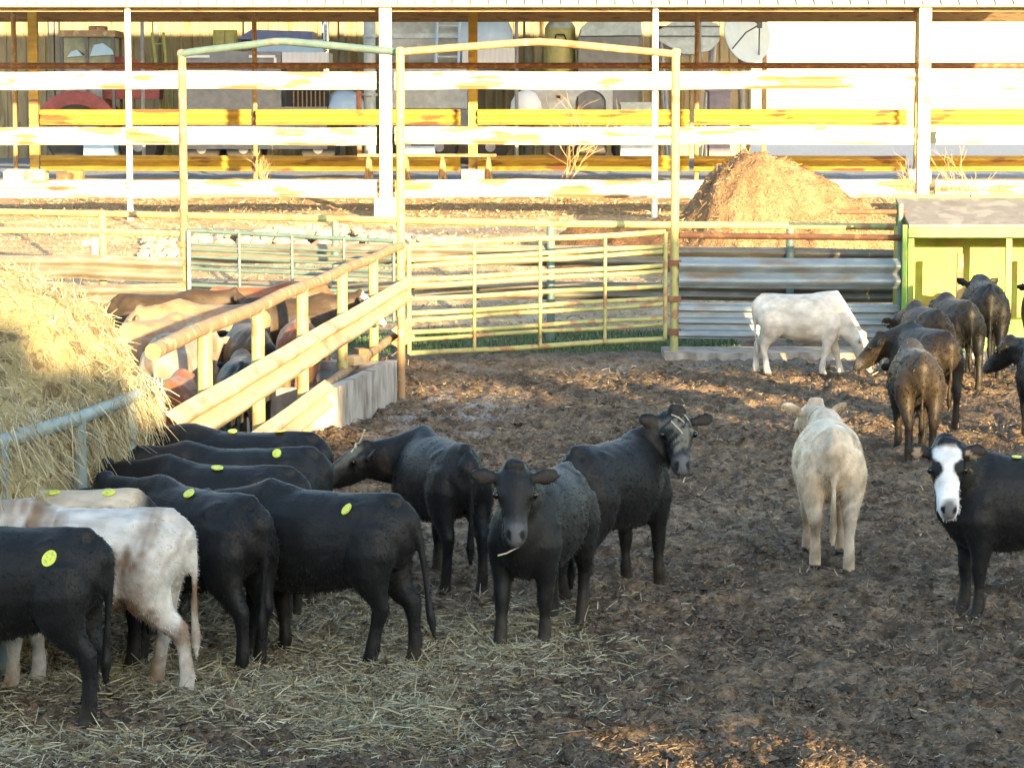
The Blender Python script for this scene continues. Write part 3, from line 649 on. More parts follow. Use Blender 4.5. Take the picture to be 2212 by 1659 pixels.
# ------------------------------------------------------------------ pen gateway, gates and fences
PM = Vector((xat(855, 35.2), 35.2, 0)); PR = Vector((xat(1449, 35.8), 35.8, 0)); PL = Vector((xat(385, 36.9), 36.9, 0))
def gateway():
    rt = root('gateway_frame', PM, 'tall arched pipe gateway of three posts, rust and yellow green paint', 'gateway')
    tops = []
    for p, v, u, m in ((PL, 115, 385, 'rust_pipe'), (PM, 110, 855, 'green_pipe'), (PR, 113, 1449, 'green_pipe')):
        z = at(u, v, p.y).z; tops.append(Vector((p.x, p.y, z)))
        pipe([(p.x, p.y, -.3), (p.x, p.y, z)], .058, 'post', m, rt, 14)
        MB().lathe((p.x, p.y, z), [(.064, -.05), (.064, .03), (.03, .05)], 14).build('cap', m, rt, True)
    def arch(a, b, rise, m, sh=.5):
        pts = [a.lerp(b, t)+Vector((0, 0, rise*(1-abs(t-sh)/.5*(.5/max(sh, 1-sh))) if abs(t-sh) > .06 else rise*.95)) for t in np.linspace(0, 1, 17)]
        pts[0] = a; pts[-1] = b
        return pipe(pts, .052, 'arch', m, rt, 12)
    arch(tops[0]+Vector((-.04, .0, -.02)), tops[1]+Vector((0, .1, -.02)), .17, 'shaded_teal_pipe', .48)
    arch(tops[1]+Vector((0, -.02, -.02)), tops[2]+Vector((0, 0, -.03)), .16, 'rust_pipe')
    for p, zs in ((PL, (.95, 1.25, 1.5)), (PR, (.35, .8, 1.3))):
        for z in zs: MB().box2((p.x-.09, p.y-.08, z-.04), (p.x+.09, p.y+.08, z+.04)).build('hinge_band', 'rust_dark', rt)
gateway()
Z7 = lambda x, y: ((1000+x*.3617)/1.2057, (560+y*.3617)/1.2057)
Z6 = lambda x, y: ((400+x*.3616)/1.2057, (560+y*.3616)/1.2057)
def pen_gate():
    a, b = PM.lerp(PR, .03), PM.lerp(PR, .965)
    rt = root('pen_gate', (a.x, a.y, .15), 'sagging yellow green pipe gate closing the middle of the pen', 'gate')
    def pt(t, yl, yr):
        q = a.lerp(b, t); x = 130+(2010-130)*t; u, v = Z7(x, yl+(yr-yl)*t); return Vector((q.x, q.y-.06, at(u, v, q.y-.06).z))
    for yl, yr, r in ((218, 126, .04), (328, 226, .032), (370, 268, .032), (468, 362, .032), (512, 404, .032), (606, 510, .032), (712, 598, .034), (758, 642, .032), (850, 740, .032), (896, 786, .03), (1000, 890, .036)):
        pipe([pt(t, yl, yr)+Vector((0, 0, .008*math.sin(t*9+yl))) for t in np.linspace(0, 1, 9)], r, 'rail', 'green_pipe', rt)
    for x in (0, .252, .508, .762, 1.):
        p0, p1 = pt(x, 1000, 890), pt(x, 218, 126); pipe([p0-Vector((0, .04, 0)), p1-Vector((0, .04, 0))], .024 if 0 < x < 1 else .03, 'upright', 'green_pipe', rt)
pen_gate()
def alley_gate():
    a, b = PL.lerp(PM, .025), PL.lerp(PM, .97)
    rt = root('alley_gate', (a.x, a.y, .5), 'teal pipe gate with cross bars under the left arch', 'gate')
    def pt(t, yl, yr):
        q = a.lerp(b, t); x = 205+(1720-205)*t; u, v = Z6(x, yl+(yr-yl)*t); return Vector((q.x, q.y-.05, at(u, v, q.y-.05).z))
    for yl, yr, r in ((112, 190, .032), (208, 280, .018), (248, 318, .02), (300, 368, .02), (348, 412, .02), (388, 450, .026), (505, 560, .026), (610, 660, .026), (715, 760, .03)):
        pipe([pt(t, yl, yr) for t in np.linspace(0, 1, 7)], r, 'rail', 'shaded_teal_pipe', rt)
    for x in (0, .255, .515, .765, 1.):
        pipe([pt(x, 715, 760)-Vector((0, .03, 0)), pt(x, 112, 190)-Vector((0, .03, 0))], .022 if x else .03, 'upright', 'shaded_teal_pipe' if x else 'feeder_blue', rt)
alley_gate()
def right_fence():
    a = PR+Vector((.06, 0, 0)); b = Vector((xat(1938, 36.1), 36.1, 0))
    rt = root('guard_rail_fence', (a.x, a.y, 0), 'blue grey fence of stacked guard rails right of the gate', 'fence')
    def seg_(v0, v1): return Vector((a.x, a.y, at(1460, v0, a.y).z)), Vector((b.x, b.y, at(1935, v1, b.y).z))
    p, q = seg_(509, 514); pipe([p, q], .045, 'top_pipe', 'rust_dark', rt)
    p, q = seg_(588, 592); beam(p, q, .42, (0, -1, 0), 'guard_rail', 'galvanised', rt, dent=.01, seed=41)
    p, q = seg_(692, 696); beam(p, q, .50, (0, -1, 0), 'guard_rail', 'galvanised', rt, prof=TPROF, dent=.012, seed=42)
    xx = xat(1938, 36.15); pipe([(xx, 36.15, -.2), (xx, 36.15, at(1938, 440, 36.15).z)], .04, 'post', 'shaded_teal_pipe', rt)
    pipe([(xat(1800, 36.2), 36.2, at(1800, 458, 36.2).z), (xat(1950, 36.2), 36.2, at(1950, 458, 36.2).z)], .035, 'upper_pipe', 'rust_dark', rt)
    MB().box2((a.x-.2, 35.5, -.1), (b.x+1.5, 36.6, .075)).build('kerb', 'concrete_wet', rt)
right_fence()
def back_fence():
    pts = [(-80, 456, 41.4), (0, 458, 41.), (715, 473, 38.6), (1180, 484, 37.6), (1698, 488, 37.6), (1990, 491, 37.6)]
    w = [at(*p) for p in pts]
    rt = root('alley_fence', (w[3].x, w[3].y, gz(37.6)), 'yellow green pipe rail fence with galvanised beams behind the gates', 'fence')
    pipe(w, .05, 'top_pipe', 'green_pipe', rt, 12)
    for k in (2, 3, 4):
        p = w[k]; pipe([(p.x, p.y+.02, gz(p.y)-.3), (p.x, p.y+.02, p.z-.02)], .06, 'post', 'shaded_teal_pipe', rt, 12)
    for k, (va, vb, h) in enumerate((((546, 560), 0, .30), ((624, 634), 0, .26))):
        for j, (a, b) in enumerate(((400, 850), (868, 1430), (1455, 1930))):
            Ya, Yb = (39.6, 38.2) if j == 0 else (37.75, 37.7)
            t0 = va[0]+(va[1]-va[0])*(a-400)/1500; t1 = va[0]+(va[1]-va[0])*(b-400)/1500
            beam(at(a, t0, Ya), at(b, t1, Yb), h, (0, -1, 0), 'guard_rail', 'galv_sunlit_tone', rt, dent=.02, seed=60+k*3+j)
back_fence()
def left_fence():
    Y = 37.1; rt = root('bent_rail_fence', (xat(210, Y), Y, 0), 'pipe fence with buckled guard rails behind the hay at left', 'fence')
    pipe([at(-60, 497, Y), at(210, 500, Y), at(380, 506, 36.95)], .045, 'top_pipe', 'green_pipe', rt)
    p = at(210, 462, Y); pipe([(p.x, Y+.02, -.2), (p.x, Y+.02, p.z)], .055, 'post', 'green_pipe', rt, 12)
    beam(at(-60, 578, Y-.15), at(386, 582, 36.8), .36, (0, -1, 0), 'guard_rail', 'galv_sunlit_tone', rt, dent=.07, seed=71, wave=.55, segs=26)
    beam(at(-60, 632, Y-.15), at(386, 640, 36.8), .34, (0, -1, 0), 'guard_rail', 'galv_sunlit_tone', rt, dent=.06, seed=72, wave=.4, segs=26)
    pm = at(195, 540, Y-.1)
    mb = MB().box(pm, (.1, .06, .34), .3).box(pm+Vector((-.1, 0, .1)), (.16, .05, .07), .1)
    lab(mb.build('rag', 'box_purple'), 'dark rag hanging by the post of the buckled fence', 'rag')
left_fence()
FE = Vector((-2.575, 18.3, 0))                      # near end of the slanting fence
def slant_fence():
    rt = root('slanting_fence', (PM.x, PM.y, 0), 'slanting beige guard rail fence running from hay to gate post', 'fence')
    dirv = (FE-PM).normalized(); n = Vector((-dirv.y, dirv.x, 0));  n = n if n.x > 0 else -n
    L = (FE-PM).length
    us = [855, 795, 727, 640, 543, 427]
    P = []
    for k in range(1, 6):
        # where the sight line of the post meets the fence line
        d = ray(us[k], HOR); t = (PM.x*dirv.y-PM.y*dirv.x)/(d.x*dirv.y-d.y*dirv.x); P.append(Vector((d.x*t, d.y*t, 0)))
    for p in P:
        pipe([(p.x, p.y, -.2), (p.x, p.y, 1.56)], .06, 'post', 'green_pipe', rt, 12)
    rng_ = [PM+dirv*(L*t) for t in np.linspace(0.002, 1, 12)]
    pipe([p+Vector((0, 0, 1.56+.012*math.sin(i*2.1))) for i, p in enumerate(rng_)], .06, 'top_pipe', 'rust_pipe', rt, 12)
    pipe([p+n*.02+Vector((0, 0, .42)) for p in rng_[:8]], .055, 'lower_pipe', 'rust_pipe', rt, 12)
    cuts = [0., .19, .55, 1.]
    for k in range(3):
        a, b = PM+dirv*(L*cuts[k]), PM+dirv*(L*cuts[k+1]); o = n*(.075+(.012 if k % 2 else 0))
        beam(a+o+Vector((0, 0, .95)), b+o+Vector((0, 0, .95-(.03 if k == 2 else 0)))-dirv*0+dirv*.12*(k < 2), .36, n, 'guard_rail', 'rail_beige', rt, dent=.015, seed=80+k)
    a, b = PM+dirv*(L*.50), PM+dirv*(L*.99)
    beam(a+n*.08+Vector((0, 0, .36)), b+n*.08+Vector((0, 0, .36)), .34, n, 'guard_rail', 'rail_beige', rt, dent=.015, seed=85)
    a, b = PM+dirv*(L*0), PM+dirv*(L*.12)
    beam(a+n*.09+Vector((0, 0, .40)), b+n*.09+Vector((0, 0, .40)), .34, n, 'guard_rail', 'rail_beige', rt, dent=.015, seed=86)
slant_fence()

# ------------------------------------------------------------------ water trough
def trough():
    a = gnd(719, 932); b = gnd(848, 863); e = (b-a).normalized(); n = Vector((-e.y, e.x, 0)); n = n if n.x < 0 else -n
    L, Wd, Hh, t = (b-a).length, 1.05, .46, .12
    rt = root('water_trough', a+e*L/2+n*Wd/2, 'wet concrete water trough under the slanting fence', 'trough')
    rz = math.atan2(e.y, e.x)
    def slab(c, d, nm): MB().box(c, d, rz).build(nm, 'concrete_wet', rt)
    slab(a+e*L/2+n*t/2+Vector((0, 0, Hh/2-.05)), (L, t, Hh+.1), 'wall')
    slab(a+e*L/2+n*(Wd-t/2)+Vector((0, 0, Hh/2-.05)), (L, t, Hh+.1), 'wall')
    slab(a+e*t/2+n*Wd/2+Vector((0, 0, Hh/2-.06)), (t-.004, Wd-2*t, Hh+.09), 'wall')
    slab(a+e*(L-t/2)+n*Wd/2+Vector((0, 0, Hh/2-.06)), (t-.004, Wd-2*t, Hh+.09), 'wall')
    MB().box(a+e*L/2+n*Wd/2+Vector((0, 0, Hh-.14)), (L-2*t-.01, Wd-2*t-.01, .02), rz).build('water_surface', 'water', rt)
    c = a+e*(L-.35)+n*.35+Vector((0, 0, Hh+.08)); MB().box(c, (.22, .12, .16), rz+.5).build('float_box', 'brick_red', rt)
    MB().box(c-e*.4+Vector((0, 0, -.02)), (.3, .16, .1), rz-.3).build('float_box', 'rail_beige', rt)
    # galvanised end post of the trough
    p = b+e*.12+Vector((.03, 0, 0)); pipe([(p.x, p.y, -.1), (p.x, p.y, .95)], .045, 'end_post', 'rust_pipe', rt)
trough()

# ------------------------------------------------------------------ green creep feeder at the right
def creep_feeder():
    Yf = 35.7; Yb = 37.0; x0, x1 = xat(1952, Yf), xat(2480, Yf)
    rt = root('calf_feeder', ((x0+x1)/2, 36.3, 0), 'bright green calf feeder shelter with sloping grey lid', 'feeder')
    zf = at(1960, 486, Yf).z; zb = at(1960, 428, Yb).z; zu = at(1960, 513, Yf).z
    MB().prism([(Yf, zf+.005), (Yb, zb), (Yb, zb-.05), (Yf, zf-.05+.01)], (x0+.03, 0, 0), (x1-x0, 0, 0), (Vector((0, 1, 0)), Vector((0, 0, 1)))).build('lid', 'lid_grey', rt)
    for (s0, s1) in ((0, .32), (.33, .55), (.56, 1)):
        MB().box2((x0+(x1-x0)*s0, Yb-.01, zb+.002), (x0+(x1-x0)*s1, Yb+.06, zb+.05)).build('lid_edge', 'creep_green', rt)
    MB().box2((x0+.02, Yf-.03, zu), (x1, Yf+.03, zf-.045)).build('fascia', 'creep_green', rt)
    MB().box2((x0+.03, Yb-.06, .05), (x1, Yb-.02, zb-.06)).build('back_wall', 'creep_yellow', rt)
    MB().box2((x0-.06, Yf-.05, -.05), (x0+.0, Yf+.04, zf)).build('corner_post', 'creep_green', rt)
    MB().box2((x0+.04, Yf+.1, -.05), (x0+.12, Yf+.2, zu-.003)).build('corner_post', 'creep_green', rt)
    MB().box2((x0+.0, Yf+.22, .05), (x0+.029, Yb-.065, zf-.06)).build('end_wall', 'creep_yellow', rt)
    for u, z in ((2068, 1.42), (2173, zu-.01), (2280, 1.42)):
        xx = xat(u, Yf+.2); MB().box2((xx-.04, Yf+.15, -.05), (xx+.04, Yf+.23, z)).build('divider_bar', 'rust_pipe' if z < 1.5 else 'creep_green', rt)
    MB().box2((x0+.13, Yf+.25, .02), (x1, Yf+.75, .5)).build('feed_trough', 'creep_green', rt)
creep_feeder()

# ------------------------------------------------------------------ hay feeder and bales
def hay_feeder():
    rt = root('hay_feeder', (-3.7, 16.4, 0), 'pale blue pipe hay feeder holding the bales at left', 'feeder')
    ring = [(-3.25, 13.75), (-2.93, 14.6), (-2.69, 15.8), (-2.56, 17.0), (-2.50, 18.0), (-2.75, 18.2), (-4.6, 18.6), (-4.9, 18.2), (-4.95, 14.2), (-4.6, 13.7), (-3.25, 13.75)]
    def sm(z): return [Vector((x, y, z)) for x, y in ring]
    pipe(sm(1.35), .045, 'top_ring', 'feeder_blue', rt, 12); pipe(sm(.5), .04, 'lower_ring', 'feeder_blue', rt, 10)
    for i, (x, y) in enumerate(ring[:-1]):
        pipe([(x, y, -.08), (x, y, 1.35)], .05, 'post', 'feeder_dark' if i == 4 else 'feeder_blue', rt, 12)
hay_feeder()
def hay_tint(n, r, kind=0):
    pal = np.array([[.42, .36, .21], [.36, .33, .2], [.52, .46, .31], [.28, .22, .11], [.40, .38, .27]])
    return pal[r.integers(0, 5, n)]*r.uniform(.75, 1.2, (n, 1))
def bale(name, c, rad, ex, label, n, seed):
    r = np.random.default_rng(seed); nu, nv = 72, 48
    V = []; c = np.array(c)
    def surf(th, ph):
        f = lambda w: np.sign(w)*np.abs(w)**(2/ex)
        p = np.stack([rad[0]*f(np.cos(ph)*np.cos(th)), rad[1]*f(np.cos(ph)*np.sin(th)), rad[2]*f(np.sin(ph))], -1)
        q = fbm(p[..., 0]*2+p[..., 2]*1.3+20, p[..., 1]*2+p[..., 2]*.9+20, 1.1, seed, 4, .55)-.5
        d = p/np.linalg.norm(p, axis=-1, keepdims=True)
        return p+d*(q*.34)[..., None], d
    th, ph = np.meshgrid(np.linspace(0, 2*np.pi, nu+1), np.linspace(-1.3, np.pi/2, nv))
    p, d = surf(th, ph); V = (p+c).reshape(-1, 3); V[:, 2] = np.maximum(V[:, 2], .02)
    I = (np.arange(nv-1)[:, None]*(nu+1)+np.arange(nu)[None]).reshape(-1)
    me_ = fast_mesh(name, V, np.stack([I, I+1, I+nu+2, I+nu+1], 1)); me_.polygons.foreach_set('use_smooth', np.ones(len(I), dtype=bool))
    o = lab(link(name, me_, None, 'hay_core'), label, 'hay bale', 'hay bales in the feeder')
    th = r.uniform(0, 2*np.pi, n); ph = np.arcsin(r.uniform(-.45, 1, n)); p, d = surf(th, ph); P_ = p+c-d*.03
    swirl = np.cross(d, np.array([[.15, 1., .2]])); swirl /= np.linalg.norm(swirl, axis=1, keepdims=True)
    D = swirl*r.choice([-1, 1], (n, 1))+r.normal(0, .55, (n, 3))+d*r.uniform(-.05, .35, (n, 1))
    st = strands('hay_stems', P_, D, r.uniform(.06, .19, n), r.uniform(.003, .006, n), hay_tint(n, r), 'straw', o, droop=r.uniform(.05, .5, (n, 1)), seed=seed)
    st['kind'] = 'stuff'
bale('hay_bale', (-4.0, 17.0, .98), (1.42, 1.3, 1.24), 2.7, 'larger loose hay bale with sunlit top at the back of the feeder', 46000, 31)
bale('hay_bale', (-3.8, 15.2, .70), (1.1, .95, 1.0), 2.4, 'smaller shaded greenish hay bale at the front of the feeder', 38000, 32)
# hay hanging under the feeder rail
r_ = np.random.default_rng(3); n = 11000
t = r_.uniform(0, 1, n); P_ = np.stack([-3.03+.5*t+r_.normal(-.06, .08, n), 14.3+3.4*t, 1.46-np.abs(r_.normal(0, .2, n))], 1)
D = np.stack([r_.normal(0, .5, n), r_.normal(0, .5, n), -np.abs(r_.normal(.8, .4, n))], 1)
lab(strands('hanging_hay', P_, D, r_.uniform(.08, .26, n), r_.uniform(.003, .007, n), hay_tint(n, r_), 'straw', droop=r_.uniform(.1, .5, (n, 1)), seed=4), 'loose hay hanging through the feeder rail above the calves', 'hay', kind='stuff')

# ------------------------------------------------------------------ bedding pile at right, low manure heaps beside it
def pile():
    xs_ = np.arange(.2, 8.6, .045); ys_ = np.arange(43.6, 49, .06); X_, Y_ = np.meshgrid(xs_, ys_)
    prof = np.interp(X_, [.2, .7, 1.0, 2.0, 2.9, 3.15, 3.5, 3.8, 4.2, 4.6, 5.3, 6.1, 6.5, 7.4, 8.4], [0, .5, .72, .66, .75, 1.1, 1.62, 1.84, 1.9, 1.84, 1.5, .95, .74, .36, 0])
    yy = np.clip(1-np.abs(Y_-46.2)/(.9+prof*.85), 0, 1); H_ = prof*(yy*yy*(3-2*yy))**.8
    H_ = H_+(fbm(X_, Y_, 1.6, 91, 4, .6)-.5)*.5*np.clip(H_*1.6, 0, 1)+(fbm(X_, Y_, 7, 95, 2)-.5)*.12*np.clip(H_*3, 0, 1)
    Z_ = np.interp(Y_, GY, GZ)+H_-.06
    V = np.stack([X_, Y_, Z_], -1).reshape(-1, 3); nx_, ny_ = len(xs_), len(ys_)
    I = (np.arange(ny_-1)[:, None]*nx_+np.arange(nx_-1)[None]).reshape(-1); F_ = np.stack([I, I+1, I+1+nx_, I+nx_], 1)
    me_ = fast_mesh('bedding_pile', V, F_)
    s_ = np.clip((V[:, 0]-2.6)/.7, 0, 1)*np.clip(fbm(V[:, 0], V[:, 1], 2, 97, 3)*2.2-.3, .35, 1)
    col_attr(me_, 'tint', mixc(np.array([[.11, .062, .036]]), np.array([[.27, .175, .095]]), s_))
    me_.polygons.foreach_set('use_smooth', np.ones(len(F_), dtype=bool))
    o = lab(link('bedding_pile', me_, None, 'ground'), 'tall heap of tan straw bedding beyond the right fence', 'heap')
    r = np.random.default_rng(8); n = 15000; k = r.integers(0, len(V), n); keep = (V[k, 2]-np.interp(V[k, 1], GY, GZ) > .2) & (V[k, 0] > 2.6); k = k[keep]; n = len(k)
    tint = np.array([[.32, .21, .115]])*r.uniform(.6, 1.35, (n, 1))
    strands('straw_stems', V[k]+r.normal(0, .02, (n, 3)), r.normal(0, 1, (n, 3))*np.array([[1, 1, .6]]), r.uniform(.05, .16, n), r.uniform(.007, .014, n), tint, 'straw', o, droop=r.uniform(0, .5, (n, 1)), seed=8)['kind'] = 'stuff'
pile()

# ------------------------------------------------------------------ loose straw on the pen floor, grass strip
def gh(P2): return ground_h(P2[:, 0].copy(), P2[:, 1].copy())
r_ = np.random.default_rng(12); n = 210000
P2 = np.stack([r_.uniform(-3.6, 1.6, n), r_.uniform(11.6, 18.2, n)], 1)
x, y = P2[:, 0], P2[:, 1]
den = cl((1.0-x)/1.1, 0, 1)*cl((y-12.3-.25*x)/1.0, 0, 1)*cl((17.6-y)/1.2, 0, 1)
den *= cl(fbm(x, y, 1.3, 111, 3)*2.6-.75, .05, 1)
den *= np.where(x > .45, .35, 1)
P2 = P2[r_.uniform(0, 1, n) < den*.85]; n = len(P2)
P_ = np.concatenate([P2, (gh(P2)+r_.uniform(.0, .035, n))[:, None]], 1)
D = np.stack([r_.normal(0, 1, n), r_.normal(0, 1, n), r_.normal(.08, .22, n)], 1)
lab(strands('straw_litter', P_, D, np.where(r_.uniform(0, 1, n) < .75, r_.uniform(.025, .08, n), r_.uniform(.08, .17, n)), r_.uniform(.003, .008, n), hay_tint(n, r_)*r_.uniform(.5, 1.15, (n, 1)), 'straw', droop=r_.uniform(0, .15, (n, 1)), seed=13), 'trampled straw scattered over the mud round the calves', 'straw', kind='stuff')
n = 5200; P2 = np.stack([r_.uniform(-5, 8, n), r_.uniform(11.5, 35, n)], 1)
keep = r_.uniform(0, 1, n) < cl(fbm(P2[:, 0], P2[:, 1], .5, 131, 3)*2.4-.5, .1, 1); P2 = P2[keep]; n = len(P2)
P_ = np.concatenate([P2, (gh(P2)+.012)[:, None]], 1); D = np.stack([r_.normal(0, 1, n), r_.normal(0, 1, n), r_.normal(.1, .3, n)], 1)
lab(strands('stray_stems', P_, D, r_.uniform(.03, .1, n), r_.uniform(.004, .010, n), hay_tint(n, r_)*r_.uniform(.4, 1.1, (n, 1)), 'straw', seed=14), 'single stray straw stems across the bare pen mud', 'straw', kind='stuff')
n = 80000; Yr_ = 11.5/(1-r_.uniform(0, 1, n)*(1-11.5/34.5)); P2 = np.stack([r_.uniform(-.23, .23, n)*Yr_+r_.uniform(-.6, .6, n), Yr_], 1)
P_ = np.concatenate([P2, (gh(P2)+r_.uniform(-.004, .008, n))[:, None]], 1); D = np.stack([r_.normal(0, 1, n), r_.normal(0, 1, n), r_.normal(.1, .35, n)], 1)
fib = np.array([[.22, .155, .1], [.15, .105, .068], [.29, .22, .145], [.1, .07, .046]])[r_.integers(0, 4, n)]*r_.uniform(.7, 1.2, (n, 1))
lab(strands('mud_fibres', P_, D, r_.uniform(.012, .042, n)*(1+Yr_/40), r_.uniform(.003, .0065, n)*(1+Yr_/30), fib, 'straw', droop=r_.uniform(0, .3, (n, 1)), seed=17, simple=True), 'short brown fibres of trodden bedding in the pen mud', 'mud', kind='stuff')
n = 60000; Yr_ = 11.5/(1-r_.uniform(0, 1, n)*(1-11.5/34.5)); P2 = np.stack([r_.uniform(-.22, .22, n)*Yr_+r_.uniform(-.5, .5, n), Yr_], 1)
keep = r_.uniform(0, 1, n) < cl(fbm(P2[:, 0], P2[:, 1], 1.7, 141, 3)*3-.8, .12, 1); P2 = P2[keep]; Yr_ = Yr_[keep]; n = len(P2)
sz = r_.gamma(2.0, .0048, n)*(.8+Yr_/30)+.004
oc = np.array([[1, 0, 0], [0, 1, 0], [-1, 0, 0], [0, -1, 0], [0, 0, 1], [0, 0, -1.]])[None]*r_.uniform(.5, 1.25, (n, 6, 1))+r_.normal(0, .22, (n, 6, 3))
an = r_.uniform(0, 6.28, n); ca, sa = np.cos(an)[:, None], np.sin(an)[:, None]
oc = np.stack([oc[..., 0]*ca-oc[..., 1]*sa, oc[..., 0]*sa+oc[..., 1]*ca, oc[..., 2]*.8], -1)*sz[:, None, None]
V = (oc+np.concatenate([P2, (gh(P2)+sz*.25)[:, None]], 1)[:, None]).reshape(-1, 3)
F = ((np.arange(n)*6)[:, None, None]+np.array([[0, 1, 4], [1, 2, 4], [2, 3, 4], [3, 0, 4]])[None]).reshape(-1, 3)
me = fast_mesh('mud_clods', V, F); col_attr(me, 'tint', np.repeat(np.array([[.125, .09, .06]])*r_.uniform(.5, 1.75, (n, 1)), 6, axis=0))
lab(link('mud_clods', me, None, 'ground'), 'loose clods of churned mud over the pen floor', 'mud', kind='stuff')
n = 9000; P2 = np.stack([r_.uniform(-2.5, 3.2, n), r_.uniform(36.5, 38.6, n)], 1)
P_ = np.concatenate([P2, (gh(P2)-.01)[:, None]], 1); D = np.stack([r_.normal(0, .3, n), r_.normal(0, .3, n), np.ones(n)], 1)
lab(strands('grass', P_, D, r_.uniform(.05, .16, n), r_.uniform(.008, .016, n), np.array([[.10, .16, .075]])*r_.uniform(.6, 1.4, (n, 1)), 'grass', droop=r_.uniform(.1, .5, (n, 1)), seed=15), 'strip of short green grass behind the middle gate', 'grass', kind='stuff')
# pale litter on the yard ground beyond the fences
n = 14000; P2 = np.stack([r_.uniform(-11, 11, n), r_.uniform(38.8, 60, n)], 1)
P_ = np.concatenate([P2, (gh(P2)+.01)[:, None]], 1); D = np.stack([r_.normal(0, 1, n), r_.normal(0, 1, n), r_.normal(.2, .3, n)], 1)
lab(strands('yard_litter', P_, D, r_.uniform(.03, .12, n), r_.uniform(.01, .035, n), np.array([[.4, .29, .18]])*r_.uniform(.5, 1.5, (n, 1)), 'straw', seed=16), 'leaf and straw litter over the yard between fence and barn', 'litter', kind='stuff')

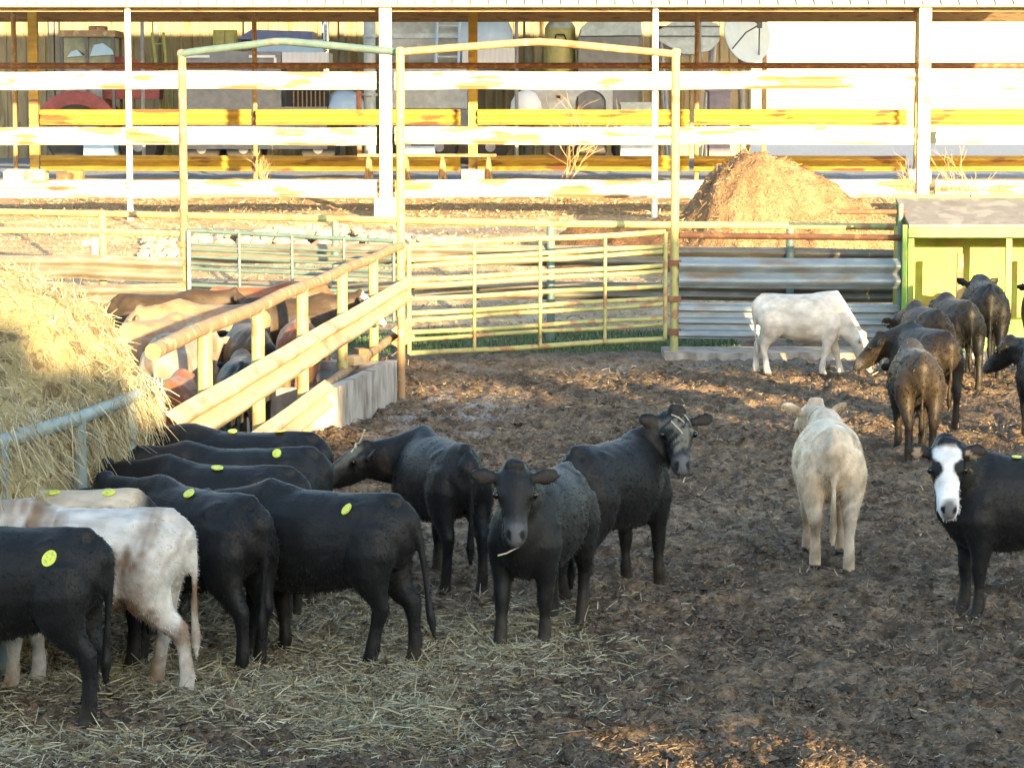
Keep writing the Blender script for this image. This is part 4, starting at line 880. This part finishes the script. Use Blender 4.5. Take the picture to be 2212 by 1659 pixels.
# ------------------------------------------------------------------ cattle
TMP = bpy.data.collections.new('tmp'); scene.collection.children.link(TMP)
def rot_dir(yaw, pitch):
    y, p = R(yaw), R(pitch); return Vector((math.cos(p)*math.cos(y), math.cos(p)*math.sin(y), math.sin(p)))
def calf_raw(neck=(0, 25), head=(0, -30), legs=((0, 0), (0, 0), (0, 0), (0, 0)), tail=0., belly=1., neck_len=.42, tailside=0., ear=0., seed=0):
    """body frame: +x head, +z up. Returns the joined tubes and the head frame."""
    mb = MB()
    st = [(-.65, .91, .10, .11), (-.62, .885, .145, .175), (-.54, .85, .195, .225), (-.38, .81, .24, .262), (-.2, .775, .272, .294), (0, .755, .298*belly, .315*belly), (.18, .748, .292*belly, .322),
          (.36, .75, .255, .322), (.48, .757, .215, .30), (.58, .765, .16, .245), (.655, .775, .095, .155)]
    mb.tube([(x, 0, z) for x, z, w, h in st], [w for *_, w, h in st], [h for *_, h in st], n=20, round_ends=True)
    mb.tube([(-.58, .0, 1.03), (-.42, 0, 1.025), (-.2, 0, 1.005), (.05, 0, 1.0), (.3, 0, 1.0), (.46, 0, .985)], [.05, .065, .075, .075, .08, .085], [.05, .055, .06, .065, .068, .07], n=10, round_ends=True)  # back line
    for s in (-1, 1):
        mb.tube([(-.30, s*.165, .95), (-.38, s*.11, .98)], [.05, .06], n=10, round_ends=True)      # hook bones
        mb.tube([(.30, s*.13, .95), (.42, s*.17, .78), (.47, s*.16, .62)], [.06, .09, .09], n=10, round_ends=True)   # shoulder blade
    for i, (s, hx) in enumerate(((1, 1), (-1, 1), (1, -1), (-1, -1))):
        dx, lift = legs[i]
        if hx > 0:
            pts = [(.39, s*.12, .80), (.44, s*.155, .64), (.425+dx*.15, s*.155, .52), (.425+dx*.35, s*.15, .42+lift*.3), (.432+dx*.6, s*.142, .32+lift*.5), (.425+dx*.8, s*.14, .22+lift*.8), (.425+dx, s*.138, .11+lift), (.44+dx, s*.138, .052+lift), (.458+dx, s*.138, .0+lift)]
            rw = [.12, .115, .085, .065, .058, .041, .05, .05, .06]; rh = [.17, .15, .108, .076, .064, .044, .053, .056, .07]
        else:
            pts = [(-.42, s*.11, .86), (-.435, s*.15, .70), (-.455+dx*.1, s*.155, .575), (-.525+dx*.3, s*.145, .46+lift*.3), (-.585+dx*.55, s*.135, .385+lift*.5), (-.578+dx*.8, s*.13, .27+lift*.8), (-.57+dx, s*.13, .125+lift), (-.555+dx, s*.13, .055+lift), (-.535+dx, s*.13, .0+lift)]
            rw = [.14, .14, .108, .07, .056, .042, .05, .05, .06]; rh = [.20, .205, .16, .092, .072, .046, .054, .056, .07]
        mb.tube(pts, rw, rh, n=12, up=(1, 0, 0), round_ends=False)
    # neck
    nd = rot_dir(*neck); B = Vector((.45, 0, .905)); poll = B+nd*neck_len
    mb.tube([Vector((.28, 0, .83)), B, B+nd*neck_len*.45-Vector((0, 0, .02)), poll], [.19, .165, .13, .105], [.27, .235, .185, .13], n=16, up=(0, 0, 1) if abs(nd.z) < .9 else (1, 0, 0), round_ends=True)
    mb.tube([Vector((.5, 0, .70)), B+nd*neck_len*.5-Vector((0, 0, .15)), poll-Vector((0, 0, .1))], [.08, .055, .04], [.1, .07, .05], n=10, round_ends=True)  # dewlap
    # head
    hd = rot_dir(*head); sd = Vector((-math.sin(R(head[0])), math.cos(R(head[0])), 0)); hu = hd.cross(sd)
    O = poll+hd*.01
    HS = 1.15
    def hp(a, b, c): return O+(hd*a+sd*b+hu*c)*HS
    sec = [(-.07, .0, .09, .085), (-.01, .005, .122, .118), (.06, .0, .128, .13), (.12, -.006, .116, .126), (.18, -.013, .094, .11), (.24, -.018, .08, .093), (.29, -.021, .083, .086), (.33, -.023, .085, .08), (.358, -.026, .07, .062)]
    mb.tube([hp(a, 0, c) for a, c, w, h in sec], [w for *_, w, h in sec], [h for *_, h in sec], n=16, up=hu, round_ends=True)
    mb.tube([hp(.05, 0, -.075), hp(.16, 0, -.088), hp(.28, 0, -.08)], [.07, .058, .055], [.05, .042, .034], n=10, up=hu, round_ends=True)   # jaw
    mb.tube([hp(-.03, -.03, .1), hp(-.02, .03, .1)], [.045, .045], n=8, round_ends=True)     # poll tuft
    for s in (-1, 1):
        mb.tube([hp(.125, s*.085, .04), hp(.09, s*.08, .045)], .037, n=8, round_ends=True)          # brow
        e0 = hp(.01, s*.105, .03); ed = (sd*s*1.0-hd*.12+hu*(-.05+ear)).normalized()
        mb.tube([e0, e0+ed*.045, e0+ed*.1, e0+ed*.15, e0+ed*.185], [.028, .052, .064, .052, .022], [.022, .019, .018, .017, .014], n=10, up=(hd*.5+hu*.85) if s > 0 else (hd*.5+hu*.85))
    # tail
    tp = [Vector((-.52, 0, .99)), Vector((-.64, tailside*.05, 1.0)), Vector((-.70, tailside*.1, .94)), Vector((-.71-tail*.06, tailside*.3, .8)), Vector((-.68-tail*.15, tailside*.5, .6)), Vector((-.66-tail*.22, tailside*.7, .43)), Vector((-.65-tail*.26, tailside*.8, .33)), Vector((-.645-tail*.3, tailside*.9, .22))]
    mb.tube(tp, [.045, .042, .038, .03, .024, .028, .04, .02], n=9, up=(1, 0, 0), round_ends=True)
    return mb, (O, hd, sd, hu), tp
def remesh(mb, vox):
    me_ = bpy.data.meshes.new('raw'); me_.from_pydata(mb.v, [], mb.f); me_.update()
    bm = bmesh.new(); bm.from_mesh(me_); bmesh.ops.recalc_face_normals(bm, faces=bm.faces); bm.to_mesh(me_); bm.free()
    o = bpy.data.objects.new('raw', me_); TMP.objects.link(o)
    m = o.modifiers.new('r', 'REMESH'); m.mode = 'VOXEL'; m.voxel_size = vox; m.use_smooth_shade = True
    s = o.modifiers.new('s', 'SMOOTH'); s.factor = .5; s.iterations = 8 if vox < .018 else 4
    dg = bpy.context.evaluated_depsgraph_get(); out = bpy.data.meshes.new_from_object(o.evaluated_get(dg), depsgraph=dg)
    bpy.data.objects.remove(o); bpy.data.meshes.remove(me_); return out
BLACK = np.array([.0052, .0056, .0062]); CREAM = np.array([.68, .55, .40]); WHITE = np.array([.58, .55, .50]); SUNLIT_BLACK = np.array([.019, .0135, .0085]); TAN = np.array([.27, .17, .10]); RED = np.array([.22, .075, .03]); GREY = np.array([.24, .2, .17]); BROWN = np.array([.036, .023, .013])
def hash01(*a): return (math.sin(sum((i+1)*12.9898*q for i, q in enumerate(a)))*43758.5453) % 1
def calf(x, y, yaw, label, coat='black', scale=1., vox=None, tags=(), face=None, group=None, hair=0, mud=.5, seed=1, cat='calf', **kw):
    vox = vox or (.0165 if y < 20 else .024)
    mb, (O, hd, sd, hu), tp = calf_raw(seed=seed, **kw); me_ = remesh(mb, vox)
    n = len(me_.vertices); V = np.empty(n*3, dtype=np.float32); me_.vertices.foreach_get('co', V); V = V.reshape(-1, 3).astype(float)
    N_ = np.empty(n*3, dtype=np.float32); me_.vertices.foreach_get('normal', N_); N_ = N_.reshape(-1, 3)
    q = fbm(V[:, 0]*3+seed*5+30, V[:, 2]*3+V[:, 1]*2+30, 1.2, seed, 3)
    V = V+N_*((fbm(V[:, 0]+30+seed, V[:, 2]+V[:, 1]*.7+30, 16, seed+3, 2)-.5)*.005+(q-.5)*.02)[:, None]*np.clip(V[:, 2:3]*2.5, .15, 1)
    me_.vertices.foreach_set('co', V.astype(np.float32).ravel())
    base = {'black': BLACK, 'cream': CREAM, 'white': WHITE, 'tan': TAN, 'red': RED, 'grey': GREY, 'skunk': BLACK, 'brown': BROWN, 'dark': SUNLIT_BLACK, 'creamback': TAN}[coat]  # the 'dark' coat is black with the sun's warmth put into its colour
    col = np.repeat(base[None], n, 0); dark = base.mean() < .1
    z = V[:, 2]; f2 = fbm(V[:, 0]*1.0+seed*3+20, z+V[:, 1]*.8+20, 5, seed+9, 4, .6); f3 = fbm(V[:, 0]+seed+11, z+V[:, 1]+11, 14, seed+5, 3)
    if dark:
        lowd = cl((.3-z)/.2, 0, 1)*cl((f2-.35)*3, 0, 1); col = mixc(col, np.array([[.05, .038, .026]]), lowd*.6)
        dust = cl((f3-.52)*5, 0, 1)*cl((z-.8)/.2, 0, 1); col = mixc(col, np.array([[.03, .027, .023]]), dust*.3)
        col = col*(0.65+f2*.8)[:, None]
    else:
        sp = cl((f2-.46)*4.2, 0, 1)*mud; col = mixc(col, np.array([[.21, .145, .09]]), sp*.8); col = col*(.9+.2*f3)[:, None]
        lower = cl((.5-z)/.25, 0, 1)*cl((f2-.4)*3, 0, 1)*mud; col = mixc(col, np.array([[.26, .17, .1]]), lower*.6)
    if coat == 'skunk':
        w = cl((z-(.955+.04*(f3-.5)))/.03, 0, 1)*cl((V[:, 0]+.66)/.1, 0, 1); col = mixc(col, np.array([[.52, .44, .33]]), w)
    if coat == 'creamback':
        w = cl((.86+.16*(f2-.5)-z)/.06, 0, 1); col = mixc(col, GREY[None]*.5, w)
    rel = (V-np.array(O))/1.15; a = rel@np.array(hd); b = np.abs(rel@np.array(sd)); c = rel@np.array(hu); onhead = (a > -.06) & (a < .5) & (b < .145) & (np.abs(c) < .17)
    if face == 'white':
        w = onhead*cl((a+.015)/.03, 0, 1)*cl((.104-.058*cl((a-.06)/.05, 0, 1)*cl((.2-a)/.05, 0, 1)-b)/.02+cl((a-.2)/.05, 0, 1)*3, 0, 1)*cl((c+.07)/.03+cl((a-.2)/.1, 0, 1)*2, 0, 1); col = mixc(col, np.array([[.82, .82, .82]]), cl(w*1.5+(f3-.5)*1.1*(w > .02)*(w < .98)-.2, 0, 1))
    if face == 'hay':
        w = onhead*cl((a-.0)/.05, 0, 1)*cl((c-.02)/.03, 0, 1)*cl((f3-.5)*7, 0, 1)*.8; col = mixc(col, np.array([[.2, .19, .15]]), w)
    nose = onhead*cl((a-.295)/.015, 0, 1)*cl((1.15-np.sqrt((b/.05)**2+((c-.012)/.042)**2))/.3, 0, 1)
    if dark and face != 'white': col = mixc(col, np.array([[.06, .06, .062]]), onhead*cl((a-.25)/.06, 0, 1)*.8)
    col = mixc(col, (np.array([[.03, .026, .03]]) if face == 'white' else np.array([[.10, .10, .105]])) if dark else np.array([[.32, .2, .17]]), nose*.85)
    nst = onhead*(np.sqrt(((a-.345)/.035)**2+((b-.036)/.018)**2+((c-.01)/.022)**2) < 1); col[nst] = .004
    mouth = onhead*(np.abs(c+.066) < .012)*(a > .26); col[mouth.astype(bool)] *= .25
    eare = (b > .128) & (a > -.12) & (a < .1) & (np.abs(c) < .12) & (rel@np.array(hd) < .1) & (np.linalg.norm(rel, axis=1) < .34)
    inner = eare & ((N_@np.array(hd)) > .35)
    col[inner] = np.array([.026, .019, .015]) if dark else np.array([.30, .18, .13])
    if face == 'white': col[eare & (f3 > .55) & inner] = [.3, .22, .15]
    col[z < .042] = [.035, .028, .022]
    col_attr(me_, 'coat', np.clip(col, 0, 1))
    me_.materials.append(MATS['coat']); me_.name = 'calf'
    me_.polygons.foreach_set('use_smooth', np.ones(len(me_.polygons), dtype=bool)); me_.update()
    o = bpy.data.objects.new(cat, me_); C.objects.link(o); o.location = (x, y, -.028); o.rotation_euler = (0, 0, R(yaw)); scale *= .975; o.scale = (scale*.87, scale*.90, scale)
    lab(o, label, cat, group or 'young cattle in the pens')
    def child(name, mesh, m):
        if not mesh.materials: mesh.materials.append(MATS[m])
        c_ = bpy.data.objects.new(name, mesh); C.objects.link(c_); c_.parent = o; return c_
    for s in (-1, 1):
        p = O+(hd*.125+sd*s*.113+hu*.042)*1.15; child('eye', MB().lathe(p, [(.006, -.022), (.016, -.017), (.022, -.006), (.022, .006), (.016, .017), (.006, .022)], 12).mesh('eye', True), 'eye')
    if tags:
        bv = BVHTree.FromPolygons([Vector(v) for v in V], [tuple(p.vertices) for p in me_.polygons])
        for tx, ang in tags:
            d = Vector((0, -math.sin(R(ang)), -math.cos(R(ang)))); h, nn, _, _ = bv.ray_cast(Vector((tx, 0, .82))-d*1.2, d)
            if h is None: continue
            nn = (nn+(-d)*.6).normalized(); qv = nn.to_track_quat('Z', 'Y') @ Vector((0, 0, 1)).rotation_difference(Vector((hash01(tx, seed)*.3-.15, hash01(seed, ang)*.3-.15, 1))); tr = hash01(seed, tx, ang)*3; ts = .85+.3*hash01(ang, tx, seed); t_ = MB()
            ring = [(math.cos(k*math.pi/8)*.048*ts, math.sin(k*math.pi/8)*.036*ts) for k in range(16)]; ring = [(px*math.cos(tr)-py*math.sin(tr), px*math.sin(tr)+py*math.cos(tr)) for px, py in ring]
            t_.add([h+nn*.012+qv @ Vector((px, py, 0)) for px, py in ring]+[h+nn*.004+qv @ Vector((px, py, 0)) for px, py in ring], [tuple(range(16)), tuple(range(31, 15, -1))]+[(k, (k+1) % 16, (k+1) % 16+16, k+16) for k in range(16)])
            child('back_tag', t_.mesh('back_tag'), 'tag_yellow')['label'] = 'oval yellow sticker on the back'
    if hair:
        r = np.random.default_rng(seed+50); tri = np.empty(len(me_.polygons)*3, dtype=np.float32); me_.polygons.foreach_get('center', tri); tri = tri.reshape(-1, 3)
        pn = np.empty(len(me_.polygons)*3, dtype=np.float32); me_.polygons.foreach_get('normal', pn); pn = pn.reshape(-1, 3)
        k = r.integers(0, len(tri), hair); k = k[tri[k, 2] > .12]; m_ = len(k)
        vi = np.array([me_.polygons[i].vertices[0] for i in k]); D = pn[k]*.5+np.array([[-.6, 0, -.65]])+r.normal(0, .2, (m_, 3))
        hs = strands('coat_hair', tri[k]-pn[k]*.003, D, r.uniform(.01, .027, m_)*(1 if y < 20 else 1.5), r.uniform(.0025, .0045, m_)*(1 if y < 20 else 1.8), np.clip(col[vi]*r.uniform(.75, 1.3, (m_, 1)), 0, 1), 'straw', None, seed=seed, simple=True)
        hs.data.materials.clear(); hs.data.materials.append(MATS['hairmat']); hs.parent = o; hs.matrix_parent_inverse = Matrix.Identity(4); hs['kind'] = 'stuff'
    return o, (O, hd, sd, hu)
mat('hairmat', (1, 1, 1), .5, attr='tint', var=.1, scale=3, bump=0, spec=.3)
HN = 14000
S0 = (0, 0)
calves = [
 # ---- calves eating at the feeder, left foreground
 dict(x=-2.74, y=13.66, yaw=168, label='black calf nearest the viewer at bottom left, one yellow sticker on hip', tags=[(-.40, 62)], legs=((.05, 0), (-.06, 0), (-.05, 0), (.06, 0)), neck=(0, 5), head=(0, -35), tail=.1, seed=1, hair=HN),
 dict(x=-2.40, y=14.32, yaw=172, label='pale grey white calf with muddy flank and hanging tail at left', coat='white', legs=((.05, 0), (-.04, 0), (-.14, 0), (.14, 0)), neck=(0, 12), head=(6, -30), tail=.25, tailside=-.05, mud=1.25, seed=2, hair=HN),
 dict(x=-2.70, y=14.94, yaw=176, scale=1.02, label='black calf with a cream back stripe between the pale calf and the feeder', coat='skunk', tags=[(-.02, 18), (-.40, 16)], neck=(0, 0), head=(0, -30), seed=3, hair=HN),
 dict(x=-1.88, y=15.10, yaw=138, label='dark charcoal calf seen from its broad rump right of the pale calf', legs=((0, 0), (0, 0), (-.04, 0), (.08, 0)), neck=(8, 8), head=(0, -40), tags=[(-.05, 25)], seed=4, hair=HN),
 dict(x=-1.90, y=16.38, yaw=169, label='black calf with head at the hay, low back, behind the charcoal calf', scale=.98, tags=[(-.02, 20)], neck=(0, 5), head=(0, -25), seed=5, hair=5000),
 dict(x=-1.84, y=17.05, yaw=183, label='black calf second from the slanting fence, single sticker near its tail', tags=[(-.30, 26)], neck=(0, 8), head=(0, -20), seed=6, hair=5000),
 dict(x=-1.90, y=17.74, yaw=174, scale=1.03, label='black calf farthest back in the feeding row, two stickers on its spine', tags=[(-.32, 2), (.06, 6)], neck=(0, 10), head=(0, -20), seed=7, hair=5000),
 dict(x=-1.14, y=15.12, yaw=158, label='black calf broadside with round yellow sticker on its hip, walking left', scale=.985, tags=[(-.28, 48)], legs=((.08, 0), (-.05, 0), (.13, 0), (-.08, 0)), neck=(0, 0), head=(0, -45), tail=.7, seed=8, hair=HN),
 dict(x=-.53, y=17.90, yaw=113, label='black calf turning its lowered hay strewn head left beside the slanting fence', scale=.97, legs=((0, 0), (0, 0), (.10, 0), (-.05, 0)), neck=(58, -6), head=(86, -18), neck_len=.46, ear=.35, face='hay', tail=.1, seed=9, hair=HN),
 dict(x=.17, y=15.88, yaw=-109, label='black calf in the centre facing the viewer with straw in its mouth', legs=((-.02, 0), (.12, 0), (.06, 0), (-.05, 0)), neck=(6, 34), head=(20, -50), ear=.1, neck_len=.36, seed=10, hair=HN),
 dict(x=.66, y=17.50, yaw=56, label='black calf looking back over its shoulder with a hay dusted face', legs=((0, 0), (.05, 0), (.05, 0), (-.08, 0)), neck=(-60, 44), head=(-140, -42), neck_len=.36, ear=.15, face='hay', seed=11, hair=HN),
 # ---- right foreground
 dict(x=2.27, y=18.72, yaw=87, label='cream calf walking away with its tail hanging down, right of centre', coat='cream', legs=((.06, 0), (-.05, 0), (.12, 0), (-.1, 0)), neck=(8, 14), head=(14, -10), ear=.5, mud=.8, seed=12, hair=HN),
 dict(x=3.32, y=16.66, yaw=188, label='black calf with a white face staring at the viewer at right', face='white', tags=[(.12, 12), (-.18, 8)], legs=((0, 0), (.02, 0), (0, 0), (0, 0)), neck=(28, 36), head=(80, -58), neck_len=.36, ear=.1, seed=13, hair=HN),
 # ---- right middle, round the sunlit patch
 dict(x=3.88, y=25.10, yaw=88, coat='dark', label='black calf seen from behind with a sunlit rump, right middle', neck=(0, -15), head=(0, -50), tail=-.1, seed=14, hair=4500),
 dict(x=4.38, y=27.65, yaw=108, coat='dark', neck_len=.36, label='black calf with lowered head turned left, nose to the white calf', neck=(40, -8), head=(60, -35), seed=15, hair=4500),
 dict(x=3.66, y=33.25, yaw=-5, label='white calf grazing along the blue guard rail fence', coat='white', scale=1.02, legs=((.15, 0), (-.12, 0), (-.10, 0), (.06, 0)), neck=(-4, -48), head=(-6, -60), neck_len=.58, mud=.35, seed=16),
 dict(x=4.90, y=31.0, yaw=100, label='sunlit brown black calf behind the calf with the lowered head', coat='brown', neck=(10, -10), head=(10, -40), seed=17, hair=4500),  # a black calf; sunlit brown put into its coat colour
 dict(x=5.42, y=31.95, yaw=99, label='black calf with one lit hind leg in front of the green feeder', scale=1.04, neck=(0, -5), head=(0, -45), tags=[], legs=((0, 0), (0, 0), (.08, 0), (-.08, 0)), seed=18, hair=4500),
 dict(x=6.02, y=33.30, yaw=86, label='largest black calf feeding at the green feeder with ears up', scale=1.17, neck=(0, 8), head=(0, -40), ear=.6, seed=19, hair=4500),
 dict(x=6.86, y=33.60, yaw=84, label='black calf at the right edge under the feeder lid', scale=1.15, neck=(0, 5), head=(0, -40), seed=20),
 dict(x=5.36, y=25.95, yaw=98, label='black calf cut by the right edge standing in the sunlit patch', scale=.99, neck=(25, 5), head=(40, -30), seed=21, hair=4500),
 # ---- cattle behind the slanting fence
 dict(x=-3.52, y=29.90, yaw=176, label='cow with cream back and dark sides behind the slanting fence', coat='creamback', scale=1.1, neck=(0, 0), head=(0, -30), seed=22, group='cattle beyond the slanting fence'),
 dict(x=-3.30, y=32.90, yaw=4, label='red brown calf farthest back behind the slanting fence', coat='red', scale=1.12, neck=(0, 5), head=(0, -30), seed=23, group='cattle beyond the slanting fence'),
 dict(x=-2.72, y=31.40, yaw=8, label='dark calf with white face near the top of the slanting fence', coat='brown', face='white', scale=1.08, neck=(0, 15), head=(0, -30), seed=24, group='cattle beyond the slanting fence'),
 dict(x=-2.80, y=27.00, yaw=102, label='black calf showing its rump close behind the slanting fence posts', scale=1.08, neck=(0, 0), head=(0, -40), seed=25, group='cattle beyond the slanting fence'),
 dict(x=-2.42, y=28.75, yaw=92, label='red calf drinking at the trough behind the fence', coat='red', scale=1.0, neck=(0, -5), head=(0, -40), seed=26, group='cattle beyond the slanting fence'),
 dict(x=-3.40, y=26.10, yaw=75, label='grey tan calf just above the lit end of the hay', coat='grey', scale=1.08, neck=(0, 0), head=(0, -40), seed=27, group='cattle beyond the slanting fence'),
 dict(x=-3.95, y=28.20, yaw=60, label='tan calf left of the cream backed cow, half behind the hay', coat='tan', scale=1.05, neck=(0, 5), head=(0, -40), seed=29, group='cattle beyond the slanting fence'),
 dict(x=-2.62, y=24.60, yaw=96, label='black calf low behind the nearest posts of the slanting fence', scale=.95, neck=(0, 0), head=(0, -40), seed=30, group='cattle beyond the slanting fence'),
 dict(x=-4.30, y=31.60, yaw=12, label='dark brown cow at the back left of the crowded side pen', coat='brown', scale=1.12, neck=(0, 10), head=(0, -30), seed=31, group='cattle beyond the slanting fence'),
 dict(x=-3.12, y=23.60, yaw=86, label='small red calf peeping past the right end of the hay bale', coat='red', scale=.86, neck=(0, 0), head=(0, -40), seed=28, group='cattle beyond the slanting fence'),
]
frames = []
for kw in calves: frames.append(calf(**kw))
scene.collection.children.unlink(TMP); bpy.data.collections.remove(TMP)

# wisps of straw on faces and mouths
def wisp(idx, pts, label, rad=.005):
    o, (O, hd, sd, hu) = frames[idx]; M = Matrix.Translation(o.location) @ Matrix.Rotation(o.rotation_euler.z, 4, 'Z') @ Matrix.Diagonal((*o.scale, 1))
    for chain in pts:
        me_ = MB().tube([M @ (O+hd*a+sd*b+hu*c) for a, b, c in chain], rad, n=5).mesh('straw_wisp', True); col_attr(me_, 'tint', np.repeat(np.array([[.5, .45, .32]]), len(me_.vertices), 0))
        lab(link('straw_wisp', me_, None, 'straw'), label, 'straw', 'hay stems on calf heads' if len(pts) > 1 else None)
wisp(9, [[(.34, -.01, -.05), (.38, .03, -.06), (.42, .02, -.1), (.45, -.06, -.12), (.48, -.12, -.1)]], 'curved straw hanging from the mouth of the centre calf')
wisp(10, [[(.02, -.05, .12), (.06, 0, .135), (.1, .04, .125)], [(.0, .02, .11), (.03, .06, .12), (.05, .085, .09)], [(.37, .02, -.06), (.43, .03, -.07), (.47, .01, -.09)], [(.08, -.06, .12), (.14, -.02, .12), (.18, .02, .1)]], 'hay stem stuck on the face of the calf looking back', .006)
wisp(8, [[(.0, -.08, .11), (.05, 0, .15), (.08, .06, .13)], [(.02, -.03, .13), (-.02, .02, .19), (-.05, .03, .23)], [(.05, .0, .13), (.12, .05, .11)]], 'pale straw stem lying on the head of the calf turned left', .008)
